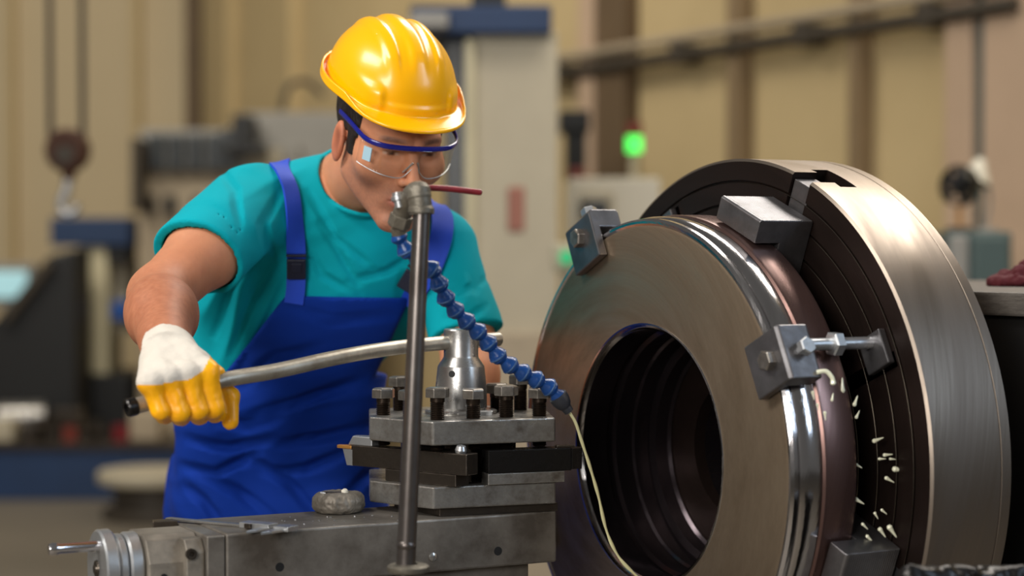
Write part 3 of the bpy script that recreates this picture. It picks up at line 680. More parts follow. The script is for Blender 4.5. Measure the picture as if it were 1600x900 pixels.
# boss in the middle that the lever turns
cb = Vector((P(720, 0, 2.82).x, 2.82, 0)); zz = lambda y: P(720, y, 2.82).z
z0 = ZP1
mob('boss_washer', rev([(0, z0), (.052, z0), (.053, z0 + .002), (.053, zz(641)), (.050, zz(639)), (0, zz(639))], cb, (0, 0, 1), 48), M['steel_mid'], tp, True)
bs = mob('clamping_boss', rev([(0, zz(640)), (.036, zz(640)), (.0382, zz(636)), (.0378, zz(605)), (.0345, zz(573)), (.0340, zz(571)), (.0262, zz(559)), (.0255, zz(556)), (.0255, zz(516)), (.0243, zz(514)), (0, zz(514))], cb, (0, 0, 1), 48), M['steel_mid'], tp, True)
hd = Vector((-.34, -.94, 0)).normalized(); hp_ = cb + Vector((0, 0, zz(582)))
mob('drilled_hole', cyl(hp_ + hd * .030, hp_ + hd * .0368, .0048, n=20), M['black'], bs, True)
mob('washer_clip', B(cb + Vector((.036, -.034, zz(647))), (.022, .02, .016)), M['satin'], tp, bevel=.001)
# lever
lv = spline([P(206, 636, 2.455), P(280, 616, 2.493), P(350, 594, 2.53), P(430, 580, 2.585), P(520, 560, 2.655), P(600, 546, 2.725), P(680, 537, 2.795), P(740, 533, 2.84), P(779, 530, 2.872)], 8)
mob('lever', tube(lv, .0105, 20), M['lever'], tp, True, bevel=0)
le = (lv[0] - lv[3]).normalized(); mob('lever_cap', rev([(.0106, 0), (.0118, .001), (.0118, .012), (.0105, .014), (.0065, .014), (.006, .006), (0, .006)], lv[0] - le * .006, le, 24), M['black_steel'], tp, True)
# ---- tool held on the right, pointing at the ring
def bar(name, a, d, length, wid, z0_, z1_, label, m='black_steel'):
    d = Vector(d).normalized(); s = Vector((-d.y, d.x, 0)); s = s if s.y > 0 else -s
    c = Vector((a[0], a[1], 0)) + d * length / 2 + s * wid / 2; R = Matrix((d, s, Vector((0, 0, 1)))).transposed()
    t_ = thing(name, label, 'cutting tool', (a[0], a[1], z0_)); bb = mob('tool_shank', B((c.x, c.y, (z0_ + z1_) / 2), (length, wid, z1_ - z0_), R), M[m], t_, bevel=.0012); return t_, d, s
a = P(763, 705, 2.70)
t_, d, s = bar('boring_tool', (a.x, a.y), e1, .126, .030, 1.0995, 1.132, 'dark square boring tool clamped at right of the tool post, reaching into the ring')
tip0 = Vector((a.x, a.y, 0)) + d * .126
bm = prism([tip0, tip0 + d * .016 + s * .002, tip0 + d * .022 + s * .016, tip0 + d * .012 + s * .030, tip0 + s * .030], 1.101, 1.131); mob('tool_nose', bm, M['black_steel'], t_, bevel=.001)
mob('insert', prism([tip0 - d * .022 + s * .002, tip0 + d * .005 + s * .001, tip0 + d * .004 + s * .018, tip0 - d * .02 + s * .016], 1.132, 1.1352), M['steel_dark'], t_, bevel=.0005)
tag(mob('packing_strip', B(Vector((a.x, a.y, 0)) + e1 * .058 + e2 * .016 + Vector((0, 0, (ZB1 + 1.0993) / 2)), (.116, .03, 1.0993 - ZB1 - .0004), Matrix((e1, e2, Vector((0, 0, 1)))).transposed()), M['steel'], bevel=.001), 'flat steel packing strip under the dark boring tool', 'packing strip')
# ---- turning tool on the left with a brass coloured insert
dl = Vector((-.80, .60, 0)).normalized()
a = P(729, 714, 2.665)
zl0, zl1 = 1.1005, 1.1305
t_, d, s = bar('turning_tool', (a.x, a.y), dl, .215, .026, zl0, zl1, 'dark turning tool clamped at left of the tool post, with a brass coloured tip', 'steel_dark')
e_ = Vector((a.x, a.y, 0)) + d * .215
bm = prism([e_ - d * .004, e_ + d * .016 + s * .0, e_ + d * .019 + s * .008, e_ + d * .008 + s * .026, e_ - d * .004 + s * .026], zl0 + .0, zl1 - .006)
for v_ in bm.verts:
    if v_.co.z < zl0 + .001 and (v_.co - e_).dot(d) > .005: v_.co -= d * .008
mob('tool_nose', bm, M['satin'], t_, bevel=.0008)
mob('insert', prism([e_ - d * .002 - s * .001, e_ + d * .026 - s * .001, e_ + d * .028 + s * .006, e_ + d * .006 + s * .018], zl1 - .0058, zl1 - .0012), M['carbide'], t_, bevel=.0006)
bm = prism([e_ - d * .040 + s * .001, e_ + d * .006 + s * .001, e_ + d * .012 + s * .012, e_ - d * .002 + s * .022, e_ - d * .04 + s * .022], zl1, zl1 + .0135)
for v_ in bm.verts:
    if v_.co.z > zl1 + .01 and (v_.co - e_).dot(d) > -.01: v_.co -= d * .009
mob('tip_clamp', bm, M['satin'], t_, bevel=.0015)
c = Vector((a.x, a.y, zl1)) + d * .020 + s * .012
mob('tip_screw', rev([(0, 0), (.0075, 0), (.0085, .004), (.0065, .010), (0, .012)], c, (.1, -.1, 1), 18), M['satin'], t_, True)
tag(mob('packing_strip', B(Vector((a.x, a.y, 0)) + d * .085 + s * .016 + Vector((0, 0, (ZB1 + zl0) / 2)), (.13, .03, zl0 - ZB1 - .0006), Matrix((d, s, Vector((0, 0, 1)))).transposed()), M['steel_dark'], bevel=.001), 'dark packing strip under the turning tool with the brass coloured tip', 'packing strip')

# ================================================================== COMPOUND SLIDE
E0 = Vector((-.3775, 2.528, 0)); E1_ = Vector((.0643, 2.754, 0)); cx_ = (E1_ - E0).normalized(); cy_ = Vector((-cx_.y, cx_.x, 0)); CR = Matrix((cx_, cy_, Vector((0, 0, 1)))).transposed()
CL = (E1_ - E0).length; CWd = .155; ZS0 = .966
def CP(a, b, z=0): return E0 + cx_ * a + cy_ * b + Vector((0, 0, z))
cs = thing('compound_slide', 'long grey iron compound slide with dial and crank at its left end', 'lathe slide', CP(.2, .07, ZS0 - .02))
def crot(name, a0, a1, b0, b1, z0_, z1_, m, bev=.002, par=None): return mob(name, B(CP((a0 + a1) / 2, (b0 + b1) / 2, (z0_ + z1_) / 2), (a1 - a0, b1 - b0, z1_ - z0_), CR), M[m], par or cs, bevel=bev)
sb = crot('slide_body', 0, CL, 0, CWd, ZS0, ZC, 'slide', .003)
for px, py in ((778, 861), (437, 886)):
    # holes drilled in the front face
    s_ = (px - 800) / F; t__ = (s_ * E0.y - E0.x) / (cx_.x - s_ * cx_.y); pt_ = E0 + cx_ * t__; pt_ = P(px, py, pt_.y)
    mob('drilled_hole', cyl(pt_ - cy_ * .0006, pt_ + cy_ * .004, .0062, n=24), M['black'], sb, True)
s_ = (676 - 800) / F; t__ = (s_ * E0.y - E0.x) / (cx_.x - s_ * cx_.y); pt_ = P(676, 870, (E0 + cx_ * t__).y)
mob('oil_nipple', rev([(.006, 0), (.006, .0015), (.003, .003), (0, .003)], pt_, -cy_, 18), M['steel_mid'], sb, True)
crot('end_plate', -.026, -.0012, .001, CWd - .002, ZS0 + .002, ZC - .0015, 'slide', .002)
crot('lower_slide', -.026, CL - .035, .02, CWd - .015, ZS0 - .1, ZS0, 'slide', .002)
# bearing bracket: tapered front
zb = ZC - .002
def poly_ext(pts, a0, a1, name, m, par=None, bev=.002):     # pts drawn in (b, z), pushed along the slide
    bm = bmesh.new(); A_ = [bm.verts.new(CP(a0, b, z)) for b, z in pts]; B_ = [bm.verts.new(CP(a1, b, z)) for b, z in pts]
    bm.faces.new(A_); bm.faces.new(B_[::-1])
    for i in range(len(pts)): bm.faces.new((A_[i], A_[(i + 1) % len(pts)], B_[(i + 1) % len(pts)], B_[i]))
    return mob(name, bm, M[m], par or cs, bevel=bev)
br = poly_ext([(.022, ZS0 - .05), (.022, zb - .034), (.040, zb - .005), (.052, zb), (.115, zb), (.125, zb - .005), (.135, zb - .034), (.135, ZS0 - .05)], -.098, -.027, 'bearing_bracket', 'cast')
poly_ext([(.008, ZS0 - .01), (.008, zb - .02), (.02, zb - .004), (.14, zb - .004), (.15, zb - .02), (.15, ZS0 - .01)], -.052, -.0265, 'bracket_flange', 'cast')
pt_ = CP(-.078, .0215, zb - .052); mob('drilled_hole', cyl(pt_ - cy_ * .0008, pt_ + cy_ * .003, .0045, n=20), M['black'], br, True)
for zz_ in (zb - .022, zb - .066):
    mob('cap_screw', rev([(0, .002), (.0035, .002), (.004, .005), (.0075, .005), (.0075, 0)], CP(-.046, .0085, zz_) , -cy_, 20), M['steel_dark'], br, True)
# notch strip standing at the back left
mob('gib_strip', prism([CP(-.060, .132, 0), CP(-.027, .125, 0), CP(-.027, .150, 0), CP(-.055, .152, 0)], ZC - .03, ZC + .0035), M['steel_dark'], cs, bevel=.001)
# dials
dc = CP(-.098, .078, ZS0 + .028); dd = -cx_
def disc(name, s0, s1, r, m, rr=.003, n=56): return mob(name, rev([(0, s0), (r - rr, s0), (r, s0 + rr), (r, s1 - rr), (r - rr, s1), (0, s1)], dc, dd, n), M[m], cs, True)
disc('graduated_dial', .001, .020, .0465, 'satin'); disc('dial_lock_ring', .0215, .034, .0450, 'satin')
cr_ = disc('crank_disc', .036, .054, .0520, 'satin', .0025)
mob('centre_screw', rev([(0, .004), (.006, .004), (.007, .0015), (.011, .002), (.012, 0)], dc + dd * .054, dd, 24), M['steel_dark'], cr_, True)
hx = dc + dd * .054 + cy_ * (-.010) + Vector((0, 0, .032)); hdv = (Vector((-1, -.05, 0)) * .75 + dd * .25).normalized()
mob('crank_handle', rev([(0, -.004), (.0072, -.004), (.0072, .052), (.0085, .056), (.0085, .062), (.0068, .066), (0, .066)], hx, dd, 28), M['chrome'], cs, True)
# things lying on the slide ----------------------------------------------------
ZT = ZC + .0003
k0 = PZ(262, 808, ZC + .004); k1 = PZ(385, 819, ZC + .004); kd = (k1 - k0); kd.z = 0; KL = kd.length; kd.normalize(); ks = Vector((-kd.y, kd.x, 0)); KR = Matrix((kd, ks, Vector((0, 0, 1)))).transposed()
cal = thing('vernier_caliper', 'steel vernier caliper lying on the compound slide beside the metal puck', 'caliper', (k0.x, k0.y, ZC))
def kb(name, a0, a1, b0, b1, z0_, z1_, m, bev=.0006): return mob(name, B(Vector((k0.x, k0.y, 0)) + kd * (a0 + a1) / 2 + ks * (b0 + b1) / 2 + Vector((0, 0, (z0_ + z1_) / 2)), (a1 - a0, b1 - b0, z1_ - z0_), KR), M[m], cal, bevel=bev)
kb('beam', 0, KL + .075, -.0055, .0055, ZT, ZT + .0035, 'steel_mid')
kb('sliding_head', KL - .004, KL + .045, -.011, .011, ZT, ZT + .0075, 'satin')
kb('clamp_screw', KL + .008, KL + .018, -.016, -.011, ZT + .001, ZT + .007, 'steel_dark')
def jaw(a0, m='satin'):
    o_ = Vector((k0.x, k0.y, 0)); pts = [o_ + kd * a + ks * b for a, b in ((a0, -.011), (a0 + .018, -.011), (a0 + .014, -.034), (a0 + .008, -.050), (a0 + .004, -.034))]
    mob('jaw', prism(pts, ZT, ZT + .0035), M[m], cal, bevel=.0005)
    pts = [o_ + kd * a + ks * b for a, b in ((a0 + .003, .011), (a0 + .015, .011), (a0 + .011, .026), (a0 + .008, .028))]
    mob('inner_jaw', prism(pts, ZT, ZT + .003), M[m], cal, bevel=.0005)
jaw(KL + .030); jaw(KL + .054)
kb('fixed_head', KL + .054, KL + .078, -.012, .012, ZT, ZT + .0065, 'satin')
# metal puck
pk = PZ(529, 800, ZC); 
def puck_f(p):
    c = V(pk + Vector((0, 0, .0140))); q_ = (p - c); r = np.hypot(q_[:, 0], q_[:, 1]); ang = np.arctan2(q_[:, 1], q_[:, 0])
    dx = np.maximum(r - .0255, 0); dz = np.maximum(np.abs(q_[:, 2]) - .0025, 0); d = np.hypot(dx, dz) - .0120
    d = d + .0012 * noise(p * 120) + .0007 * noise(p * 330)
    d = np.maximum(d, -(np.hypot(r - .0395, (q_[:, 2] + .003)) - .0016))
    return np.maximum(d, (ZC + .0004) - p[:, 2])
v, q = sdf_arrays(puck_f, pk - Vector((.05, .05, .01)), pk + Vector((.05, .05, .045)), .0014)
tag(mesh_obj('metal_puck', v, q, M['cast']), 'rough round grey metal puck lying on the slide left of the tool post', 'metal puck')
zp = ZC + .0275
for (dx, dy, sx_, sy_, rz, tl, m, lab) in ((-.006, -.006, .026, .010, .3, .06, 'steel_dark', 'long dark metal chip lying on top of the metal puck'), (-.018, -.010, .014, .006, -.2, .12, 'satin', 'bright flat metal chip at the left on top of the metal puck')):
    R = Matrix.Rotation(rz, 3, 'Z') @ Matrix.Rotation(tl, 3, 'Y'); tag(mob('metal_chip', B(pk + Vector((dx, dy, zp - ZC + .001)), (sx_, sy_, .0018), R), M[m], bevel=.0004), lab, 'metal chip')
tag(mob('metal_chip', rev([(0, 0), (.0045, .0), (.0055, .003), (.003, .006), (0, .0065)], pk + Vector((.009, -.006, zp - ZC + .0005)), (.3, -.4, 1), 12), M['white_paint'], None, True), 'small round pale chip on top of the metal puck', 'metal chip')
for i in range(26):
    px = random.uniform(440, 650); py = random.uniform(806, 822) - max(0, (px - 560)) * .08; g = PZ(px, py, ZC + .001)
    rel = g - E0
    if rel.dot(cy_) < .006 or rel.dot(cy_) > CWd - .01: continue
    R = Matrix.Rotation(random.uniform(0, 3), 3, 'Z'); s_ = random.uniform(.0012, .0028)
    tag(mob('swarf_crumb', B(Vector((g.x, g.y, ZC + s_ * .3)), (s_, s_ * .7, s_ * .5), R), M['satin']), 'tiny bright swarf crumb on top of the slide near the puck', 'swarf', 'swarf crumbs on the slide')

# ---- carriage and bed under the slide (mostly below the frame)
cg = thing('lathe_carriage', 'grey iron lathe carriage under the compound slide', 'lathe carriage', (.0, 2.9, 0))
mob('cross_slide', B(CP(.27, .09, .758), (.34, .32, .216), CR), M['slide'], cg, bevel=.004)
mob('saddle', B((-.10, 2.84, .55), (.5, .46, .2), Matrix.Rotation(math.radians(90) - AZ, 3, 'Z')), M['cast'], cg, bevel=.01)
mob('bed_way', B((-.10, 2.84, .225), (.44, .36, .45), Matrix.Rotation(math.radians(90) - AZ, 3, 'Z')), M['blue_paint'], cg, bevel=.01)
# chip tray edge in front of the chuck, lower right corner
def chip_f(p):
    c0 = V(P(1422, 905, 2.27)); c1 = V(P(1640, 901, 2.36)); d = rc(p, c0, c1, .015, .018)
    return d + .007 * noise(p * 32) + .003 * noise(p * 90)
v, q = sdf_arrays(chip_f, (P(1380, 930, 2.2).x, 2.22, P(1400, 945, 2.3).z), (P(1660, 850, 2.45).x, 2.42, P(1400, 860, 2.3).z), .003)
lm = thing('chip_guard', 'dark lumpy oily chip guard rim at the lower right corner below the chuck', 'chip guard', (P(1530, 900, 2.32).x, 2.32, 0))
mesh_obj('guard_rim', v, q, M['black_steel'], lm)
mob('guard_wall', B(Vector((P(1530, 0, 2.32).x, 2.32, .5)), (.17, .03, 1.0), Matrix.Rotation(.4, 3, 'Z')), M['black'], lm)

# ================================================================== COOLANT PIPE AND HOSE
cp = thing('coolant_pipe', 'upright grey coolant pipe with an elbow and red valve handle before the worker', 'pipe', (P(634, 900, 2.448).x, 2.448, .9))
pb = P(633, 905, 2.448); ptp = P(659, 322, 2.472)
mob('pipe', tube([Vector((P(630, 1010, 2.445).x, 2.445, P(630, 1010, 2.445).z)), pb, ptp], [.0126, .0124, .0112], 28), M['pipe'], cp, True)
tw = (ptp - pb).normalized()
mob('elbow_collar', rev([(.0142, 0), (.0168, .001), (.0168, .007), (.0155, .009), (.0142, .011)], P(658, 334, 2.472), tw, 32, closed=True), M['fitting'], cp, True)
eb = spline([P(658, 334, 2.472), P(656, 312, 2.472), P(653, 301, 2.475), P(645, 305, 2.487), P(634, 322, 2.502), P(624, 345, 2.514)], 8)
n_ = len(eb); mob('elbow', tube(eb, [.0150 if i < 10 else .0158 - .0012 * abs(math.sin(i)) * 0 - .00012 * (i - 10) for i in range(n_)], 28), M['fitting'], cp, True)
mob('elbow_dome', rev([(.0151, -.004), (.0151, .004), (.0134, .0105), (.0085, .0155), (.003, .0172), (0, .0174)], P(655, 304, 2.473), tw, 28), M['fitting'], cp, True)
a = P(628, 336, 2.508); b = P(620, 362, 2.515)
mob('union_nut', hexhead(bmesh.new(), a, b - a, .0155, .018), M['fitting'], cp, bevel=.001)
mob('hose_barb', cyl(b - (b - a).normalized() * .006, P(625, 374, 2.517), .0105, .009, n=24), M['fitting'], cp, True)
mob('valve_stem', rev([(0, -.012), (.0065, -.012), (.0065, -.003), (.009, -.002), (.009, .003), (.0065, .004), (.0065, .008), (0, .009)], P(622, 310, 2.493), (-.2, 0, 1), 18), M['satin'], cp, True)
vh = spline([P(630, 300, 2.496), P(660, 294, 2.508), P(700, 295, 2.523), P(735, 299, 2.535), P(753, 301, 2.540)], 6)
mob('valve_handle', tube(vh, [.0034] * 8 + [.0042] * (len(vh) - 10) + [.0038, .0020], 14), M['red'], cp, True)
mob('base_flange', rev([(.012, 0), (.026, 0), (.027, .002), (.027, .007), (.024, .009), (.012, .010)], P(638, 893, 2.448), (0, 0, 1), 40, closed=True), M['fitting'], cp, True)
mob('joint_bead', rev([(.0105, -.006), (.0122, -.003), (.0128, 0), (.0122, .003), (.0105, .006)], P(635, 852, 2.449), tw, 28), M['pipe'], cp, True)
mob('foot_block', B((P(638, 0, 2.448).x, 2.448, .44), (.09, .09, .87)), M['cast'], cp, bevel=.004)
# hose: a chain of ball and socket segments
hpts = spline([P(622, 368, 2.516), P(630, 386, 2.520), P(655, 408, 2.532), P(678, 424, 2.541), P(688, 448, 2.550), P(702, 474, 2.562), P(730, 503, 2.577), P(757, 528, 2.592), P(774, 552, 2.601), P(800, 573, 2.613), P(832, 590, 2.628), P(858, 605, 2.640), P(874, 622, 2.649)], 14)
cum = [0]
for i in range(1, len(hpts)): cum.append(cum[-1] + (hpts[i] - hpts[i - 1]).length)
def at(s):
    for i in range(1, len(hpts)):
        if cum[i] >= s: return hpts[i - 1].lerp(hpts[i], (s - cum[i - 1]) / (cum[i] - cum[i - 1] + 1e-9))
    return hpts[-1]
ch = thing('coolant_hose', 'blue jointed coolant hose curving down to a dark nozzle above the ring', 'hose', P(760, 530, 2.592))
NS = 15; st = cum[-1] / NS; hprof = [(.0082, -.003), (.0108, 0), (.0118, .003), (.0108, .006), (.0074, .0100), (.0080, .0130), (.0112, .018), (.0126, st - .001), (.0129, st + .001), (.0112, st + .002), (.0085, st)]
for i in range(NS):
    a = at(i * st); b = at((i + 1) * st); d = b - a; L_ = d.length; pf = [(r, t_ * L_ / st) for r, t_ in hprof]
    sg = mob('hose_segment', rev(pf, a, d, 28), M['hose'], ch, True)
    mob('socket_edge', rev([(.0126, st * .955), (.0132, st * .98), (.0132, st + .0012), (.0118, st + .0022)], a, d, 28), M['hose_edge'], sg, True)
a = at(cum[-1] - .002); b = P(889, 643, 2.655)
mob('nozzle', rev([(.0085, -.004), (.0135, -.002), (.0132, .006), (.0108, .014), (.0078, .018), (.0068, .026), (.0040, (b - a).length - .001), (.0028, (b - a).length), (0, (b - a).length)], a, b - a, 28), M['nozzle'], ch, True)
# stream and drops
sp = spline([P(888, 642, 2.655), P(899, 660, 2.661), P(909, 690, 2.670), P(922, 730, 2.682), P(935, 775, 2.694), P(948, 830, 2.706), P(968, 872, 2.712), P(1000, 905, 2.718)], 8)
tag(mob('coolant_stream', tube(sp, [.0022 + .0007 * math.sin(i * .9) * (i / len(sp)) for i in range(len(sp))], 12), M['fluid'], None, True), 'thin pale coolant stream falling from the hose nozzle into the ring', 'water stream')
drops = [(1316, 610, 1.5, 90), (1335, 632, 1.1, 70), (1338, 652, .9, 65), (1320, 679, .8, 40), (1366, 689, 1.2, 20), (1382, 711, 1.0, 5), (1374, 717, .8, 0), (1316, 722, .7, -30), (1338, 726, .8, -30), (1398, 733, 1.5, -8), (1385, 747, 1.1, -30), (1325, 743, .9, -15), (1337, 780, 1.2, -30), (1378, 797, .8, -40), (1367, 802, .8, -60), (1348, 819, .9, -45), (1375, 827, 1.2, -55), (1390, 824, 1.5, -55), (1355, 838, 1.0, -45), (1363, 858, 1.1, -50), (1461, 862, .8, -35), (1270, 613, .9, -80), (1277, 632, .7, -80), (1289, 645, .9, -85), (1300, 625, .8, 80), (1391, 717, .7, -5)]
def drop_mesh(a_, s_):
    d = Vector((math.cos(a_), 0, math.sin(a_))); d = d if d.x > 0 or abs(d.x) < .2 else -d
    r = .0027 * s_; return rev([(0, -r), (r * .7, -r * .7), (r, 0), (r * .75, r * .9), (r * .5, r * 2.2), (r * .3, r * 3.8), (0, r * 4.4)], (0, 0, 0), d, 12)
for px, py, s_, an in drops:
    o_ = mob('coolant_drop', drop_mesh(math.radians(an), s_), M['droplet'], None, True, keep=True); o_.location = P(px, py, 2.50 if px < 1310 else 2.56)
    if px < 1305: lab, grp = 'pale coolant droplet on the brown band of the ring, just below the clamp', 'coolant droplets below the clamp'
    elif px > 1450: lab, grp = 'lone coolant droplet low in front of the broad chuck rim', None
    elif py < 700: lab, grp = 'coolant droplet before the chuck face, in the upper group near the clamp stud', 'upper coolant droplets'
    elif py < 770: lab, grp = 'coolant droplet before the chuck face, in the middle cluster right of the ring', 'middle coolant droplets'
    else: lab, grp = 'coolant droplet before the chuck face, in the lowest cluster above the jaw', 'lower coolant droplets'
    tag(o_, lab, 'water drop', grp)
# coolant curl hanging off the clamp
cc = spline([P(1276, 582, 2.50), P(1290, 580, 2.50), P(1300, 590, 2.50), P(1302, 602, 2.50)], 6)
tag(mob('coolant_splash', tube(cc, [.003] * (len(cc) - 4) + [.0035, .0038, .003, .0012], 10), M['droplet'], None, True), 'curl of pale coolant under the clamp stud at the right of the ring', 'water splash')

# ================================================================== THE WORKER
pelv = P(425, 775, 3.32); waist = P(440, 620, 3.26); chest = P(512, 440, 3.17); neckb = P(548, 292, 3.10)
shR = P(392, 322, 3.02); shL = P(690, 388, 3.14)
elR = P(249, 462, 2.80); wrR = P(260, 556, 2.555)
elL = P(733, 545, 3.08); wrL = P(738, 690, 2.98)
# head frame
yaw = math.radians(27); pit = math.radians(24); roll = math.radians(0.5)
Fd = Vector((math.sin(yaw) * math.cos(pit), -math.cos(yaw) * math.cos(pit), -math.sin(pit)))
Xd = Vector((math.cos(yaw), math.sin(yaw), 0)); Ud = Xd.cross(Fd)
if Ud.z < 0: Ud = -Ud
Xr = Xd * math.cos(roll) - Ud * math.sin(roll); Ur = Ud * math.cos(roll) + Xd * math.sin(roll)
HR = np.array([list(Xr), list(Fd), list(Ur)]).T     # columns: his-left, forward, up
HC = P(607, 220, 2.95)
def H(x, y, z): return HC + Xr * x + Fd * y + Ur * z
def loc(p): return (p - V(HC)) @ HR
wk = thing('worker', 'man in teal t-shirt and blue bib overalls leaning over the lathe, pulling a lever', 'person', (P(430, 0, 3.35).x, 3.35, 0))

def skull_f(q, xa):
    d = el(q, (0, -.012, .046), (.075, .097, .088))
    d = smin(d, el(q, (0, .030, -.018), (.066, .064, .072)), .03)
    d = smin(d, rc(xa, (.050, .0, -.050), (.016, .078, -.098), .017, .0165), .028)
    return d
def head_f(p):
    q = loc(p); xa = q.copy(); xa[:, 0] = np.abs(q[:, 0])
    d = skull_f(q, xa)
    d = smin(d, el(q, (0, .080, -.099), (.021, .017, .017)), .014)
    d = smin(d, el(xa, (.0455, .060, -.016), (.023, .023, .021)), .025)
    d = smin(d, rc(xa, (.012, .0885, .031), (.044, .070, .030), .0085, .008), .014)
    # orbit
    d = smax(d, -el(xa, (.0325, .101, .013), (.019, .018, .0125)), .012)
    d = smin(d, np.linalg.norm(xa - V(.0315, .074, .0125), axis=1) - .0122, .004)
    d = smin(d, rc(xa, (.020, .0845, .0185), (.043, .0775, .0165), .0042, .0038), .004)   # upper lid
    d = smin(d, rc(xa, (.021, .0830, .0050), (.042, .0765, .0060), .0035, .0032), .005)   # lower lid
    # nose
    d = smin(d, rc(q, (0, .0865, .024), (0, .112, -.022), .0070, .0088), .010)
    d = smin(d, el(q, (0, .1115, -.0235), (.0098, .0105, .0088)), .006)
    d = smin(d, el(xa, (.0125, .1005, -.0275), (.0062, .0095, .0068)), .005)
    d = smax(d, -el(xa, (.0062, .1055, -.0335), (.0036, .0060, .0042)), .002)
    # mouth
    d = smin(d, el(q, (0, .076, -.058), (.034, .0225, .028)), .018)
    d = smin(d, el(xa, (.0075, .0965, -.0565), (.0145, .0062, .0044)), .004)
    d = smin(d, el(q, (0, .0955, -.0665), (.0165, .0068, .0052)), .005)
    d = smax(d, -rc(xa, (0, .1030, -.0612), (.025, .0905, -.0615), .0013, .0010), .0022)
    d = smax(d, -el(q, (0, .1015, -.0795), (.018, .006, .0045)), .008)
    # ears
    e = el(xa, (.0785, -.008, -.006), (.0075, .0175, .033))
    e = smax(e, -el(xa, (.0880, -.004, -.002), (.0070, .0110, .021)), .004)
    d = smin(d, e, .006)
    # neck
    nb_ = loc(V(neckb)[None])[0]; nb2 = loc(V(neckb + Vector((0, .03, -.06)))[None])[0]
    nk = rc(q, (0, -.022, -.045), tuple(nb_), .054, .058); nk = smin(nk, rc(q, tuple(nb_), tuple(nb2), .058, .075), .02)
    return smin(d, nk, .022)
def torso_f(p, ex=0):
    sd = (shL - shR); sd.normalize(); ub = (neckb - waist).normalized(); fb = sd.cross(ub).normalized(); ub = fb.cross(sd)
    R = np.array([list(sd), list(fb), list(ub)]).T
    d = el(p, chest + Vector((0, 0, .02)), (.172, .118, .185), R)
    d = smin(d, el(p, waist + Vector((.0, 0, .02)), (.142, .112, .17), R), .06)
    d = smin(d, el(p, pelv + Vector((0, 0, .0)), (.160, .125, .135)), .06)
    d = smin(d, rc(p, neckb + Vector((0, .03, -.02)), shR + Vector((.02, .02, -.004)), .056, .050), .04)
    d = smin(d, rc(p, neckb + Vector((0, .03, -.02)), shL + Vector((-.02, .02, .0)), .056, .050), .04)
    return d
hipR = pelv + Vector((-.066, .02, -.06)); hipL = pelv + Vector((.085, .02, -.06))
kneeR = Vector((hipR.x - .03, 3.30, .50)); kneeL = Vector((hipL.x + .04, 3.34, .50)); ankR = Vector((hipR.x - .05, 3.42, .09)); ankL = Vector((hipL.x + .06, 3.46, .09))
def legs_f(p):
    d = rc(p, hipR, kneeR, .088, .058)
    d = smin(d, rc(p, kneeR, ankR, .058, .038), .03); d2 = rc(p, hipL, kneeL, .088, .058); d2 = smin(d2, rc(p, kneeL, ankL, .058, .038), .03)
    return smin(d, d2, .02)
def armR(p):
    d = rc(p, shR, shR.lerp(elR, .5), .056, .052); d = smin(d, rc(p, shR.lerp(elR, .45), elR, .053, .043), .03)
    d = smin(d, rc(p, elR, elR.lerp(wrR, .35), .043, .046), .02); d = smin(d, rc(p, elR.lerp(wrR, .3), wrR, .046, .031), .03)
    d = smin(d, np.linalg.norm(p - V(elR + Vector((-.006, .03, -.008))), axis=1) - .026, .025)
    return d
def armL(p):
    d = rc(p, shL, elL, .055, .043); d = smin(d, rc(p, elL, elL.lerp(wrL, .3), .043, .044), .02); return smin(d, rc(p, elL.lerp(wrL, .3), wrL, .044, .030), .02)
def handL(p):
    c = wrL + Vector((0, -.02, -.07)); d = rc(p, wrL, c, .028, .024)
    for i in range(4):
        a = c + Vector((-.027 + .018 * i, 0, -.01)); b_ = a + Vector((0, -.03, -.03)); e_2 = b_ + Vector((0, -.02 - (i in (1, 2)) * .006, -.016)); d = smin(d, np.minimum(rc(p, a, b_, .011, .010), rc(p, b_, e_2, .010, .008)), .006)
    a = c + Vector((-.02, 0, .03)); b_ = c + Vector((-.055, -.02, -.005)); return smin(d, rc(p, a, b_, .013, .010), .01)
def body_f(p):
    d = torso_f(p); d = smin(d, legs_f(p), .04); d = smin(d, armR(p), .03); d = smin(d, armL(p), .03); d = smin(d, handL(p), .01)
    for an in (ankR, ankL): d = smin(d, rc(p, an + Vector((0, .02, -.045)), an + Vector((0, -.15, -.055)), .036, .028), .02)
    d = smin(d, rc(p, neckb + Vector((0, .03, -.04)), neckb + Vector((0, 0, -.01)), .07, .057), .03)
    return d
SK = np.array(srgb(206, 140, 104)[:3]); LIP = np.array(srgb(178, 96, 88)[:3]); STB = np.array(srgb(140, 100, 84)[:3]); BRW = np.array(srgb(44, 30, 22)[:3]); HAIRY = np.array(srgb(158, 96, 68)[:3]); EAR = np.array(srgb(196, 112, 84)[:3])
def mixc(c, t, k): k = np.clip(k, 0, 1)[:, None]; return c * (1 - k) + t * k
